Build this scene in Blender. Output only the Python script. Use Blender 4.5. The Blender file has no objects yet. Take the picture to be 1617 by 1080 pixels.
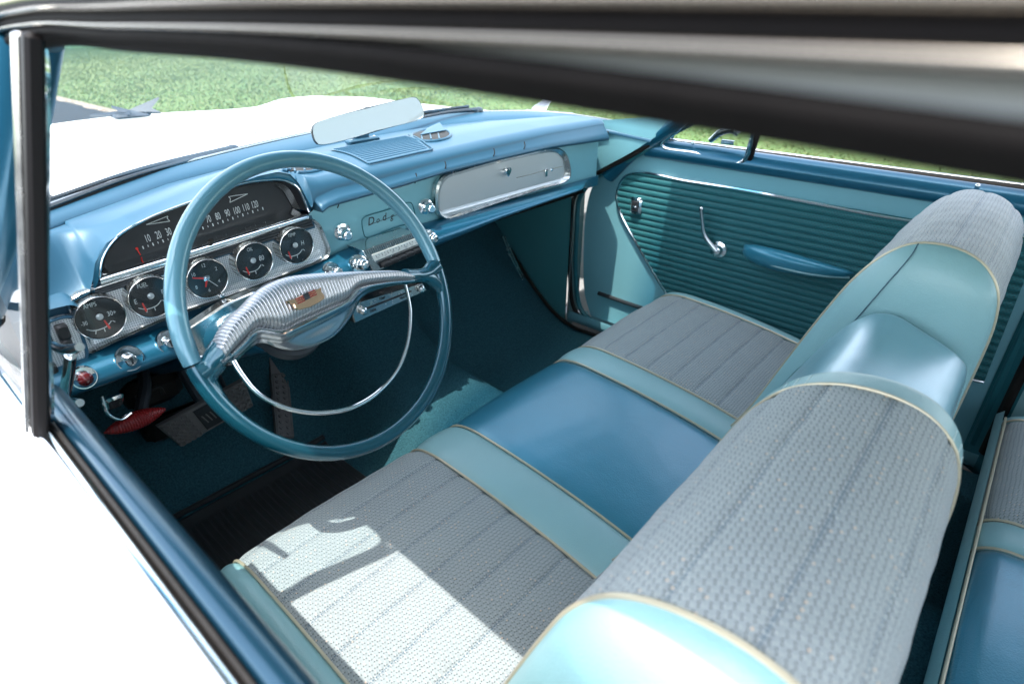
import bpy, math, random
import numpy as np
from mathutils import Vector, Matrix
random.seed(3); rng = np.random.default_rng(3)
S = bpy.context.scene
COL = S.collection
rad = math.radians

# ------------------------------------------------------------------ camera
ZC = 1.28
FPX = 935.0
_fy = np.array([-1214, -508, 935.]); _fy /= np.linalg.norm(_fy)
_fx = np.array([930, -500, 935.]); _fx -= _fx.dot(_fy)*_fy; _fx /= np.linalg.norm(_fx)
_dn = np.cross(_fx, _fy)
if _dn[1] < 0: _dn = -_dn
cam_d = bpy.data.cameras.new("camera"); cam = bpy.data.objects.new("camera", cam_d); COL.objects.link(cam)
cam_d.sensor_width = 36.0; cam_d.lens = 36.0*FPX/1617.0
cam_d.clip_start = 0.002; cam_d.clip_end = 400
# columns of the rotation: camera right, up, back expressed in world (x,y,z)
right = Vector((_fx[0], _fy[0], -_dn[0])); down = Vector((_fx[1], _fy[1], -_dn[1])); fwd = Vector((_fx[2], _fy[2], -_dn[2]))
M = Matrix((right, -down, -fwd)).transposed().to_4x4(); M.translation = Vector((0, 0, ZC))
cam.matrix_world = M
cam_d.dof.use_dof = True; cam_d.dof.focus_distance = 1.0; cam_d.dof.aperture_fstop = 5.0
S.camera = cam

# ------------------------------------------------------------------ light
SUN = Vector((-0.35, -0.04, 1.0)).normalized()
el = math.asin(SUN.z); az = math.atan2(SUN.x, SUN.y)
w = bpy.data.worlds.new("World"); S.world = w; w.use_nodes = True
nt = w.node_tree; bg = nt.nodes['Background']; sky = nt.nodes.new('ShaderNodeTexSky')
sky.sky_type = 'NISHITA'; sky.sun_disc = False; sky.sun_elevation = el; sky.sun_rotation = az; sky.dust_density = 1.5
hs = nt.nodes.new('ShaderNodeHueSaturation'); hs.inputs['Saturation'].default_value = .5; hs.inputs['Value'].default_value = 1.7
nt.links.new(sky.outputs[0], hs.inputs['Color']); nt.links.new(hs.outputs[0], bg.inputs[0]); bg.inputs[1].default_value = 0.15
sl = bpy.data.lights.new("sun", 'SUN'); sl.energy = 2.0; sl.angle = rad(0.5); sl.color = (1, .97, .93)
so = bpy.data.objects.new("sun", sl); COL.objects.link(so)
so.rotation_euler = SUN.to_track_quat('Z', 'Y').to_euler(); so.location = (-3, 0, 8)
S.view_settings.view_transform = 'Standard'; S.view_settings.look = 'None'
S.view_settings.exposure = 1.85; S.view_settings.gamma = 1
S.cycles.max_bounces = 10; S.cycles.transparent_max_bounces = 12; S.cycles.diffuse_bounces = 6

# ------------------------------------------------------------------ pixel ray helpers (measure the photo on real planes)
def ray(px, py):
    r = np.array([(px-808.5)/FPX, (py-540)/FPX, 1.0]); return np.array([r@_fx, r@_fy, -(r@_dn)])
def at(px, py, x=None, y=None, z=None):
    d = ray(px, py)
    t = x/d[0] if x is not None else y/d[1] if y is not None else (z-ZC)/d[2]
    return Vector((d[0]*t, d[1]*t, d[2]*t+ZC))
def on_plane(px, py, p, n):
    d = Vector(ray(px, py)); o = Vector((0, 0, ZC)); return o + d*((p-o).dot(n)/d.dot(n))

# ------------------------------------------------------------------ node expression helper
class N:
    def __init__(s, t, o): s.t = t; s.o = o
    def _b(a, op, b=None, c=None, rev=False):
        n = a.t.nodes.new('ShaderNodeMath'); n.operation = op
        args = [a, b, c]
        if rev: args = [b, a, c]
        for i, v in enumerate(args):
            if v is None: continue
            if isinstance(v, N): a.t.links.new(v.o, n.inputs[i])
            else: n.inputs[i].default_value = v
        return N(a.t, n.outputs[0])
    def __add__(a, b): return a._b('ADD', b)
    def __radd__(a, b): return a._b('ADD', b)
    def __sub__(a, b): return a._b('SUBTRACT', b)
    def __rsub__(a, b): return a._b('SUBTRACT', b, rev=True)
    def __mul__(a, b): return a._b('MULTIPLY', b)
    def __rmul__(a, b): return a._b('MULTIPLY', b)
    def __truediv__(a, b): return a._b('DIVIDE', b)
    def lt(a, b): return a._b('LESS_THAN', b)
    def gt(a, b): return a._b('GREATER_THAN', b)
    def frac(a): return a._b('FRACT')
    def floor(a): return a._b('FLOOR')
    def abs(a): return a._b('ABSOLUTE')
    def mod(a, b): return a._b('FLOORED_MODULO', b)
    def sin(a): return a._b('SINE')
    def max(a, b): return a._b('MAXIMUM', b)
    def min(a, b): return a._b('MINIMUM', b)
    def clamp(a):
        n = a._b('ADD', 0.0); n.o.node.use_clamp = True; return n
class MatB:
    def __init__(s, name, color=(.5, .5, .5), rough=.5, metal=0., **kw):
        m = bpy.data.materials.new(name); m.use_nodes = True; s.m = m; s.t = m.node_tree
        s.b = s.t.nodes['Principled BSDF']
        s.b.inputs['Base Color'].default_value = (*color, 1); s.b.inputs['Roughness'].default_value = rough; s.b.inputs['Metallic'].default_value = metal
        for k, v in kw.items(): s.b.inputs[k.replace('_', ' ')].default_value = v
    def coord(s, kind='Object', scale=(1, 1, 1)):
        tc = s.t.nodes.new('ShaderNodeTexCoord'); mp = s.t.nodes.new('ShaderNodeMapping'); mp.inputs['Scale'].default_value = scale
        s.t.links.new(tc.outputs[kind], mp.inputs[0]); return mp.outputs[0]
    def xyz(s, vec):
        n = s.t.nodes.new('ShaderNodeSeparateXYZ'); s.t.links.new(vec, n.inputs[0]); return [N(s.t, n.outputs[i]) for i in range(3)]
    def noise(s, vec, scale, detail=3, rough=.55, out=0, dist=0):
        n = s.t.nodes.new('ShaderNodeTexNoise'); n.inputs['Scale'].default_value = scale; n.inputs['Detail'].default_value = detail
        n.inputs['Roughness'].default_value = rough; n.inputs['Distortion'].default_value = dist; s.t.links.new(vec, n.inputs['Vector']); return N(s.t, n.outputs[out])
    def vor(s, vec, scale):
        n = s.t.nodes.new('ShaderNodeTexVoronoi'); n.inputs['Scale'].default_value = scale; s.t.links.new(vec, n.inputs['Vector']); return N(s.t, n.outputs['Distance'])
    def mix(s, f, a, b):
        n = s.t.nodes.new('ShaderNodeMix'); n.data_type = 'RGBA'
        for sock, v in ((n.inputs[0], f), (n.inputs[6], a), (n.inputs[7], b)):
            if isinstance(v, N): s.t.links.new(v.o, sock)
            elif isinstance(v, tuple): sock.default_value = (*v, 1)
            else: sock.default_value = v
        return N(s.t, n.outputs[2])
    def set(s, inp, v):
        s.t.links.new(v.o, s.b.inputs[inp]); return s
    def bump(s, h, strength=.3, dist=.001):
        n = s.t.nodes.new('ShaderNodeBump'); n.inputs['Strength'].default_value = strength; n.inputs['Distance'].default_value = dist
        s.t.links.new(h.o, n.inputs['Height']); s.t.links.new(n.outputs[0], s.b.inputs['Normal']); return s

MT = {}
def mk(name, *a, **k):
    b = MatB(name, *a, **k); MT[name] = b.m; return b
def wear(b, c, amt=.12, sc=9):
    v = b.coord(); n = b.noise(v, sc, 4); lo = tuple(x*(1-amt) for x in c); hi = tuple(min(1, x*(1+amt)) for x in c)
    b.set('Base Color', b.mix(n, lo, hi)); return v
LB = (.19, .43, .49)
b = mk('light_paint', LB, .34, Coat_Weight=.25, Coat_Roughness=.2); v = wear(b, LB, .06); b.bump(b.noise(v, 900, 2), .05, .0005)
c = (.024, .092, .152)
b = mk('dash_paint', c, .42, .1); v = wear(b, c, .08); b.bump(b.noise(v, 700, 2), .12, .0006)
c = (.010, .105, .175)
b = mk('blue_metallic', c, .30, .40, Coat_Weight=.3, Coat_Roughness=.12); v = wear(b, c, .08); b.bump(b.noise(v, 1500, 2), .04, .0003)
c = (.008, .085, .12)
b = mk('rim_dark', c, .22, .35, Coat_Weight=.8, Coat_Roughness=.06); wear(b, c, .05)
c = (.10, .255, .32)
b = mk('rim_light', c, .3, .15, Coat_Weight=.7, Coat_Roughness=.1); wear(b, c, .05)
c = (.25, .44, .455)
b = mk('vinyl_light', c, .38, 0, Coat_Weight=.2, Coat_Roughness=.3); v = wear(b, c, .07, 6); b.bump(b.vor(v, 500)+b.noise(v, 60, 3)+b.noise(v, 11, 4, .6, 0, .8)*5., .3, .0008)
c = (.035, .22, .32)
b = mk('vinyl_blue', c, .38, .35, Coat_Weight=1.0, Coat_Roughness=.26); v = wear(b, c, .12, 5); b.bump(b.vor(v, 420)+b.noise(v, 50, 3)+b.noise(v, 9, 4, .6, 0, .8)*6., .3, .0009)
c = (.07, .26, .28)
b = mk('vinyl_teal', c, .33, 0); v = wear(b, c, .08, 6); b.bump(b.vor(v, 500), .15, .0006)
c = (.02, .135, .16)
b = mk('jamb_teal', c, .4, .1); wear(b, c, .1)
# patterned seat cloth: pairs of dark dashes, pale glints, stitched seams; UV is in metres
def cloth(name, base, dark, glint, seam):
    b = mk(name, base, .62, 0, Sheen_Weight=.25, Sheen_Roughness=.4, Specular_IOR_Level=.35)
    tc = b.t.nodes.new('ShaderNodeTexCoord'); u, v, _ = b.xyz(tc.outputs['UV'])
    nz = b.noise(tc.outputs['UV'], 240, 2); 
    U = u/0.0072; V = v/0.0056
    row = V.floor(); par = row.mod(2.0)
    U2 = U+par*.5; cell = (U2.floor()+row*3.0).mod(2.0)*2.0-1.0
    fu = U2.frac()-.5; fv = V.frac()-.5
    hh = ((U2.floor()*12.9898+row*78.233).sin()*437.58).frac()-.5; h2 = ((U2.floor()*39.34+row*11.13).sin()*231.7).frac()-.5
    def dash(cx, cy, k, a, bb):
        x = fu-cx+hh*.22; y = fv-cy+h2*.26; xr = x+y*(cell*k); yr = y-x*(cell*k)
        return (((xr/a)*(xr/a))+((yr/bb)*(yr/bb))).lt(1.0)
    d = dash(-.19, .08, .9, .20, .115).max(dash(.20, -.1, -.9, .20, .115))
    g = dash(.02, .33, .1, .06, .22).max(dash(-.4, -.3, .2, .05, .16))
    seamd = ((v/seam).frac()-.5).abs()
    st = seamd.gt(.486)*((u/.0045).frac()).lt(.62)
    near = seamd.gt(.42)
    col = b.mix(nz*.6+b.noise(tc.outputs['UV'], 5, 4)*.4, tuple(x*.75 for x in base), tuple(min(1, x*1.22) for x in base))
    nv = b.noise(tc.outputs['UV'], 18, 4, .65); nf = b.noise(tc.outputs['UV'], 130, 2)
    col = b.mix(g*((near*.45+.35)*(nf*1.6)).clamp(), col, glint)
    col = b.mix(d*((nv*.9+nf*.8+.1).clamp()), col, dark)
    gf = (hh.gt(.40))*(((fu*fu)+((fv-.3)*(fv-.3))).lt(.018))
    col = b.mix(gf*.8, col, (.85, .55, .32))
    tuft = near*(((u/.0024).frac()-.5).abs().lt(.13))*nv.gt(.48)
    col = b.mix(tuft*.45, col, (.07, .10, .14))
    col = b.mix(st*.8, col, (.05, .11, .16))
    b.set('Base Color', col)
    weave = ((u/.0011).frac()-.5).abs()+((v/.0011).frac()-.5).abs()
    b.bump(weave*.3 - d*.5 + g*.5 - st*1.0, .6, .0008)
cloth('seat_cloth', (.305, .34, .34), (.008, .014, .022), (.86, .84, .76), .056)
# ribbed teal door cloth
b = mk('door_cloth', (.02, .17, .19), .6, 0, Sheen_Weight=.15)
tc = b.t.nodes.new('ShaderNodeTexCoord'); u, v, _ = b.xyz(tc.outputs['UV'])
U = u/.007; V = v/.0045; row = V.floor(); U2 = U+row.mod(2.0)*.5; fu = U2.frac()-.5; fv = V.frac()-.5
d = (((fu/.27)*(fu/.27))+((fv/.22)*(fv/.22))).lt(1.0)
b.set('Base Color', b.mix(d*.65, (.006, .125, .14), (.002, .035, .04))); b.bump(d*-1.0+b.noise(tc.outputs['UV'], 900, 2), .4, .0006)
# carpet
b = mk('carpet', (.02, .09, .11), .95, 0, Specular_IOR_Level=.1)
v = b.coord(); n1 = b.noise(v, 260, 3, .75); n2 = b.noise(v, 9, 3)
b.set('Base Color', b.mix((n1-.2).clamp(), (.015, .056, .066), (.10, .29, .36))); b.bump(n1+n2*.3, 1.0, .006)
b = mk('rubber', (.018, .02, .022), .55); v = wear(b, (.02, .022, .024), .3, 30)
b = mk('pedal_rubber', (.14, .128, .12), .5); v = wear(b, (.14, .128, .12), .3, 60)
b = mk('gasket', (.014, .013, .012), .55, Specular_IOR_Level=.2); wear(b, (.016, .014, .012), .3, 60)
mk('black_plastic', (.012, .012, .014), .3)
b = mk('dial_black', (.012, .013, .015), .38); v = wear(b, (.013, .014, .016), .3, 40)
b = mk('roof_gasket', (.005, .004, .0035), .7, 0, Specular_IOR_Level=.1); wear(b, (.005, .004, .0035), .4, 50); mk('horn_chrome', (.42, .44, .46), .12, 1.0)
c = (.21, .43, .50)
b = mk('armrest_vinyl_sheen', c, .38, .2, Coat_Weight=1.0, Coat_Roughness=.28); v = wear(b, c, .12, 7); b.bump(b.vor(v, 420)+b.noise(v, 14, 4)*2., .25, .0008)  # paler copy of the blue seat vinyl, sky sheen put into its colour
b = mk('dial_grey', (.03, .03, .032), .4); v = wear(b, (.032, .032, .034), .25, 40)
b = mk('rail_chrome', (.26, .235, .20), .15, 1.); v = b.coord('Object', (1, .3, 1)); b.set('Roughness', b.noise(v, 40, 4)*.25+.08)
b = mk('sill_blue_shaded', (.007, .040, .068), .28, .5, Coat_Weight=.3, Coat_Roughness=.1); wear(b, (.007, .040, .068), .15)  # darker copy of the rail blue for the left door, shade put into its colour
b = mk('chrome', (.86, .87, .88), .07, 1.0); v = b.coord(); b.set('Roughness', b.noise(v, 30, 4)*.16+.01)
b = mk('worn_chrome', (.62, .62, .60), .2, 1.0); v = b.coord(); b.set('Roughness', b.noise(v, 60, 4)*.35+.05)
b = mk('brushed', (.66, .68, .68), .33, .55); v = b.coord('Object', (1, 1, 60)); b.bump(b.noise(v, 60, 3), .08, .0005)
b.set('Roughness', b.noise(v, 20, 3)*.25+.25)
# mesh textured aluminium
b = mk('mesh_metal', (.72, .74, .75), .36, .5)
v = b.coord(); X, Y, Z = b.xyz(v); p = .0031
gx = ((X/p).frac()-.5).abs(); gz = ((Z/p).frac()-.5).abs(); hole = gx.lt(.27)*gz.lt(.27)
b.set('Base Color', b.mix(hole, (.80, .82, .83), (.34, .37, .40))); b.bump(hole*-1.0, .5, .0006)
b = mk('silver_rib', (.56, .55, .56), .30, 1.0); b.b.inputs['Roughness'].default_value = .4; tc = b.t.nodes.new('ShaderNodeTexCoord'); u, v, _ = b.xyz(tc.outputs['UV']); st = ((u/.0046).frac()-.5).abs(); b.set('Base Color', b.mix((st*6.-2.1).clamp(), (.58, .57, .58), (.14, .15, .17))); b.bump((st*-6.+2.4).clamp(), .6, .0012)
mk('gold', (.82, .52, .34), .25, 1.0); mk('piping', (.52, .46, .33), .35, .35)
mk('red', (.30, .018, .018), .35, 0, Coat_Weight=.2); mk('red_lens', (.09, .003, .004), .08, 0, Coat_Weight=1.)
mk('needle', (.75, .03, .02), .5); mk('ink', (.75, .78, .76), .6); mk('ink_grey', (.30, .32, .33), .6); mk('ivory', (.75, .76, .72), .35)
b = mk('white_paint', (.80, .80, .78), .28, 0, Coat_Weight=.6, Coat_Roughness=.08)
mk('armrest_blue', (.04, .24, .34), .34, .2, Coat_Weight=.4, Coat_Roughness=.2); mk('headliner', (.76, .80, .80), .8); mk('dark_metal', (.03, .035, .04), .5, .3)
mk('mirror', (.80, .91, .93), .03, .62); mk('smoked_chrome', (.10, .11, .12), .25, 1.0); mk('post_black', (.006, .005, .005), .5, 0, Specular_IOR_Level=.2); mk('thread', (.05, .11, .15), .8); mk('thread_pale', (.62, .74, .72), .7)
# thin clear glass: fresnel mirror over tinted transparency
def glass(name, tint, band=None):
    b = mk(name); t = b.t; t.nodes.remove(b.b); out = t.nodes['Material Output']
    tr = t.nodes.new('ShaderNodeBsdfTransparent'); gl = t.nodes.new('ShaderNodeBsdfGlossy'); gl.inputs['Roughness'].default_value = .02
    lw = t.nodes.new('ShaderNodeLayerWeight'); lw.inputs[0].default_value = .5; fa = N(t, lw.outputs['Facing'])._b('POWER', 5.0)*.9+.045; mx = t.nodes.new('ShaderNodeMixShader')
    t.links.new(fa.o, mx.inputs[0]); t.links.new(tr.outputs[0], mx.inputs[1]); t.links.new(gl.outputs[0], mx.inputs[2])
    t.links.new(mx.outputs[0], out.inputs['Surface']); tr.inputs[0].default_value = (*tint, 1)
    if band:
        X, Y, Z = b.xyz(b.coord('Object')); f = ((Z-band[0])/(band[1]-band[0])).clamp(); c = b.mix(f, tint, band[2]); t.links.new(c.o, tr.inputs[0])
glass('glass', (.86, .93, .93)); glass('windscreen', (.93, .95, .92), (1.240, 1.268, (.12, .32, .42))); glass('lens', (.97, .98, .98))

# outdoor
b = mk('grass', (.06, .13, .02), .8); v = b.coord(); n = b.noise(v, 1.3, 5, .6); n2 = b.noise(v, 60, 3)
b.set('Base Color', b.mix((n*.6+n2*.4), (.045, .11, .02), (.15, .23, .05))); b.bump(n2, .8, .03)
b = mk('blade', (.09, .19, .03), .6); oi = b.t.nodes.new('ShaderNodeTexCoord'); n = b.noise(oi.outputs['Object'], 2.2, 4, .65)
n3 = b.noise(oi.outputs['Object'], 25, 2)
b.set('Base Color', b.mix((n*.7+n3*.4-.05).clamp(), (.10, .15, .04), (.20, .23, .085)))
b = mk('asphalt', (.05, .055, .06), .95, 0, Specular_IOR_Level=.1); v = b.coord(); n = b.noise(v, 260, 3, .7); n2 = b.noise(v, 2, 4)
b.set('Base Color', b.mix((n*.7+n2*.3), (.02, .023, .027), (.06, .065, .07))); b.bump(n, .6, .004)
b = mk('soil_edge', (.24, .2, .15), .95); v = b.coord(); n = b.noise(v, 28, 4, .7)
b.set('Base Color', b.mix(((n-.35)*3.).clamp(), (.13, .07, .035), (.42, .38, .31))); b.bump(n, .8, .02)

# ------------------------------------------------------------------ object helpers
CARLOC = Vector((.79, .6, 0))
def empty(name, loc):
    o = bpy.data.objects.new(name, None); COL.objects.link(o); o.location = loc; o.empty_display_size = .1; return o
CAR = empty('vintage_car', CARLOC)
CAR['label'] = 'white vintage car with turquoise and blue bench-seat interior, its driver window open'; CAR['category'] = 'car'
ROOT = CAR
def link(name, verts, faces, mats, parent='car', uvs=None, midx=None, smooth=True, label=None):
    me = bpy.data.meshes.new(name); me.from_pydata([tuple(v) for v in verts], [], faces)
    if isinstance(mats, str): mats = [mats]
    for m in mats: me.materials.append(MT[m])
    if midx is not None: me.polygons.foreach_set('material_index', np.array(midx, dtype=np.int32))
    me.polygons.foreach_set('use_smooth', [smooth]*len(me.polygons))
    if uvs is not None:
        uvl = me.uv_layers.new(name='UVMap'); idx = np.zeros(len(me.loops), dtype=np.int32); me.loops.foreach_get('vertex_index', idx)
        uvl.data.foreach_set('uv', np.array(uvs)[idx].reshape(-1))
    me.validate(); me.update()
    o = bpy.data.objects.new(name, me); COL.objects.link(o)
    if parent == 'car': o.parent = CAR; o.location = -CARLOC
    elif parent is not None: o.parent = parent
    if label: o['label'] = label
    return o
def crs(P, n, closed=False):
    """Catmull-Rom through P, n samples evenly by arc length"""
    P = np.array([tuple(p) for p in P], float); k = len(P)
    if k == 2 and not closed:
        t = np.linspace(0, 1, n)[:, None]; return P[0]*(1-t)+P[1]*t
    Q = np.vstack([P[-1], P, P[0], P[1]]) if closed else np.vstack([2*P[0]-P[1], P, 2*P[-1]-P[-2]])
    segs = k if closed else k-1; out = []
    for i in range(segs):
        p0, p1, p2, p3 = Q[i:i+4]; t = np.linspace(0, 1, 13)[:-1][:, None]
        d01 = max(np.linalg.norm(p1-p0), 1e-6)**.5; d12 = max(np.linalg.norm(p2-p1), 1e-6)**.5; d23 = max(np.linalg.norm(p3-p2), 1e-6)**.5
        m1 = (p2-p1)+d12*((p1-p0)/d01-(p2-p0)/(d01+d12)); m2 = (p2-p1)+d12*((p3-p2)/d23-(p3-p1)/(d12+d23))
        out.append((2*t**3-3*t**2+1)*p1+(t**3-2*t**2+t)*m1+(-2*t**3+3*t**2)*p2+(t**3-t**2)*m2)
    out = np.vstack(out+[P[:1] if closed else P[-1:]])
    s = np.concatenate([[0], np.cumsum(np.linalg.norm(np.diff(out, axis=0), axis=1))])
    tt = np.linspace(0, s[-1], n+1)[:-1] if closed else np.linspace(0, s[-1], n)
    return np.stack([np.interp(tt, s, out[:, j]) for j in range(3)], 1)
def grid_faces(nr, nc, closed_c=False, closed_r=False, flip=False):
    f = []
    for i in range(nr if closed_r else nr-1):
        for j in range(nc if closed_c else nc-1):
            a = i*nc+j; b_ = i*nc+(j+1) % nc; c_ = ((i+1) % nr)*nc+(j+1) % nc; d_ = ((i+1) % nr)*nc+j
            f.append((a, d_, c_, b_) if flip else (a, b_, c_, d_))
    return f
def loft(name, rows, mat, parent='car', nu=40, nv=None, closed=False, label=None, resample=True, uv=False, disp=None, smooth=True, flip=False, thick=0):
    R = [crs(r, nu, closed) if resample else np.array([tuple(p) for p in r]) for r in rows]
    A = np.array(R); nu = A.shape[1]
    if nv:
        A = np.stack([crs(A[:, j], nv) for j in range(nu)], 1)
    if disp is not None: A = disp(A)
    nr = A.shape[0]; uvs = None
    if uv:
        du = np.linalg.norm(np.diff(A, axis=1), axis=2); dv = np.linalg.norm(np.diff(A, axis=0), axis=2)
        uu = np.concatenate([[0], np.cumsum(du.mean(0))]); vv = np.concatenate([[0], np.cumsum(dv.mean(1))])
        uvs = [(a, b_) for b_ in vv for a in uu]
    o = link(name, A.reshape(-1, 3), grid_faces(nr, nu, closed, flip=flip), mat, parent, uvs, None, smooth, label)
    if thick:
        md = o.modifiers.new('solid', 'SOLIDIFY'); md.thickness = thick; md.offset = 0
    return o
class MB:
    def __init__(s): s.v = []; s.f = []; s.m = []
    def add(s, V, F, mi=0):
        o = len(s.v); s.v += [Vector(p) for p in V]; s.f += [tuple(i+o for i in f) for f in F]; s.m += [mi]*len(F)
    def tube(s, pts, r, n=10, closed=False, mi=0, samples=None, cap=True, flat=None):
        P = crs(pts, samples or max(2, len(pts)*6 if len(pts) > 2 else 2), closed); k = len(P)
        rr = np.interp(np.linspace(0, 1, k), np.linspace(0, 1, len(r)), r) if hasattr(r, '__len__') else [r]*k
        V = []; prev = None
        for i in range(k):
            t = P[(i+1) % k]-P[i-1] if closed else P[min(i+1, k-1)]-P[max(i-1, 0)]
            t = Vector(t).normalized()
            a = Vector((0, 0, 1)) if prev is None else prev
            if prev is None and abs(t.z) > .9: a = Vector((1, 0, 0))
            x = (a-t*a.dot(t)).normalized(); prev = x; y = t.cross(x)
            for j in range(n):
                an = 2*math.pi*j/n; V.append(Vector(P[i])+x*math.cos(an)*rr[i]*(flat or 1)+y*math.sin(an)*rr[i])
        F = grid_faces(k, n, True, closed)
        if not closed and cap: F += [tuple(range(n))[::-1], tuple((k-1)*n+j for j in range(n))]
        s.add(V, F, mi); return s
    def lathe(s, c, axis, prof, n=32, mi=0, flute=None):
        """prof: (height along axis, radius)"""
        c = Vector(c); ax = Vector(axis).normalized(); x = ax.orthogonal().normalized()
        if abs(ax.z) < .9: x = (Vector((0, 0, 1))-ax*ax.z).normalized()
        y = ax.cross(x); V = []
        for h, r in prof:
            for j in range(n):
                a = 2*math.pi*j/n; q = r*(1+(flute[1]*math.cos(flute[0]*a) if flute and flute[2] <= h <= flute[3] else 0))
                V.append(c+ax*h+x*math.cos(a)*q+y*math.sin(a)*q)
        F = grid_faces(len(prof), n, True)
        F += [tuple(range(n))[::-1], tuple((len(prof)-1)*n+j for j in range(n))]
        s.add(V, F, mi); return s
    def box(s, c, ax, sx, sy, sz, bev=.15, mi=0):
        """oriented rounded box: ax=(X,Y,Z) unit vectors; sizes are full"""
        c = Vector(c); X, Y, Z = [Vector(a) for a in ax]; r = bev*min(sx, sy, sz)
        V = []; ids = {}
        import itertools
        prof = [(sz/2, -r), (sz/2-r, 0), (-sz/2+r, 0), (-sz/2, -r)]
        for h, o in prof:
            hx, hy = sx/2+o, sy/2+o; q = r*.9
            for a, b_ in ((hx-q, hy), (hx, hy-q), (hx, -hy+q), (hx-q, -hy), (-hx+q, -hy), (-hx, -hy+q), (-hx, hy-q), (-hx+q, hy)):
                V.append(c+X*a+Y*b_+Z*h)
        F = grid_faces(4, 8, True)+[tuple(range(8))[::-1], tuple(24+j for j in range(8))]
        s.add(V, F, mi); return s
    def prism(s, out, n, d, inset=0., mi=0, mis=None):
        """outline (closed polygon of points), extruded by d along n, with a bevelled front"""
        out = [Vector(p) for p in out]; k = len(out); n = Vector(n).normalized(); cen = sum(out, Vector())/k
        rings = [out, [p+n*(d-inset) for p in out], [p+(cen-p).normalized()*inset+n*d for p in out]] if inset else [out, [p+n*d for p in out]]
        V = sum(rings, []); F = grid_faces(len(rings), k, True)
        s.add(V, F, mi if mis is None else mis); s.add(rings[-1], [tuple(range(k))], mi); s.add(rings[0], [tuple(range(k))[::-1]], mi); return s
    def make(s, name, mats, parent='car', smooth=True, label=None, sharp=35):
        o = link(name, s.v, s.f, mats, parent, None, s.m, smooth, label)
        if smooth and sharp:
            me = o.data
            import bmesh
            bm = bmesh.new(); bm.from_mesh(me); bmesh.ops.recalc_face_normals(bm, faces=bm.faces)
            for e in bm.edges:
                if len(e.link_faces) == 2 and e.calc_face_angle(0) > rad(sharp): e.smooth = False
            bm.to_mesh(me); bm.free()
        return o
def text(name, s, p, ux, uy, h, mat, parent, sx=1., depth=.0004, shear=0., bold=0.):
    cu = bpy.data.curves.new(name, 'FONT'); cu.body = s; cu.size = 1; cu.extrude = 0; cu.align_x = 'CENTER'; cu.align_y = 'CENTER'; cu.shear = shear; cu.offset = bold
    cu.resolution_u = 3
    o = bpy.data.objects.new(name, cu); COL.objects.link(o)
    dg = bpy.context.evaluated_depsgraph_get(); me = bpy.data.meshes.new_from_object(o.evaluated_get(dg)); bpy.data.objects.remove(o)
    ux = Vector(ux).normalized(); uy = Vector(uy).normalized(); n = ux.cross(uy)
    k = h/.7
    V = [Vector(p)+ux*v.co.x*k*sx+uy*v.co.y*k+n*depth for v in me.vertices]
    F = [tuple(q.vertices) for q in me.polygons]; bpy.data.meshes.remove(me)
    return V, F
def txt_obj(name, items, mat, parent):
    m = MB()
    for it in items: m.add(*it)
    return m.make(name, [mat], parent, smooth=False)

XR = Vector((1, 0, 0)); YF = Vector((0, 1, 0)); ZU = Vector((0, 0, 1))
def ipx(pts, **k):
    """traced line on a plane -> function of x giving (y,z)"""
    W = [at(*p, **k) for p in pts]; W.sort(key=lambda q: q.x)
    xs = [q.x for q in W]; return lambda x: (float(np.interp(x, xs, [q.y for q in W])), float(np.interp(x, xs, [q.z for q in W])))
def sm(a, b_, x):
    t = min(1, max(0, (x-a)/(b_-a))); return t*t*(3-2*t)
# ================================================================== GROUND
def flat(name, x0, x1, y0, y1, z, mat, kind='structure', nx=2, ny=2, f=None):
    V = []; 
    for j in range(ny):
        for i in range(nx):
            x = x0+(x1-x0)*i/(nx-1); y = y0+(y1-y0)*j/(ny-1); V.append((x, y, z+(f(x, y) if f else 0)))
    o = link(name, V, grid_faces(ny, nx, flip=False), mat, None); o['kind'] = kind; return o
flat('driveway', -60, 3.3, -60, 120, 0, 'asphalt')
flat('lawn', 3.45, 160, -120, 160, .02, 'grass')
flat('lawn', -160, 3.45, 28, 160, .016, 'grass')
edge = link('driveway_edge', [(3.3+.16*i/3+(.04*math.sin(j*.9)+.03*math.sin(j*2.3) if i in (0, 3) else 0), -10+j*.25, .006+(.03 if i in (1, 2) else .0)) for j in range(160) for i in range(4)], grid_faces(160, 4), 'soil_edge', None)
edge['kind'] = 'structure'
# grass blades over the part of the lawn the windows look on
n = 320000
bx = 3.42+rng.power(1.0, n)*22; by = -1.5+rng.power(1.0, n)*42; bz = np.full(n, .02)
keep = (bx < 3.4+by*1.2+14); bx, by, bz = bx[keep], by[keep], bz[keep]; n = len(bx)
a = rng.uniform(0, 2*np.pi, n); h = rng.uniform(.02, .042, n)*(1+.35*np.sin(bx*1.7)*np.cos(by*1.3)); wd = rng.uniform(.006, .012, n)*(1+by*.05)
lx = rng.normal(0, .03, n); ly = rng.normal(0, .03, n)
V = np.empty((n, 3, 3)); V[:, 0] = np.stack([bx-np.cos(a)*wd, by-np.sin(a)*wd, bz], 1); V[:, 1] = np.stack([bx+np.cos(a)*wd, by+np.sin(a)*wd, bz], 1); V[:, 2] = np.stack([bx+lx, by+ly, bz+h], 1)
me = bpy.data.meshes.new('grass'); me.vertices.add(n*3); me.loops.add(n*3); me.polygons.add(n)
me.vertices.foreach_set('co', V.reshape(-1)); me.loops.foreach_set('vertex_index', np.arange(n*3, dtype=np.int32)); me.polygons.foreach_set('loop_start', np.arange(0, n*3, 3, dtype=np.int32)); me.update(calc_edges=True)
me.materials.append(MT['blade']); g = bpy.data.objects.new('grass', me); COL.objects.link(g); g['kind'] = 'stuff'; g['label'] = 'short mown green grass beyond the driveway'; g['category'] = 'grass'

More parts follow.
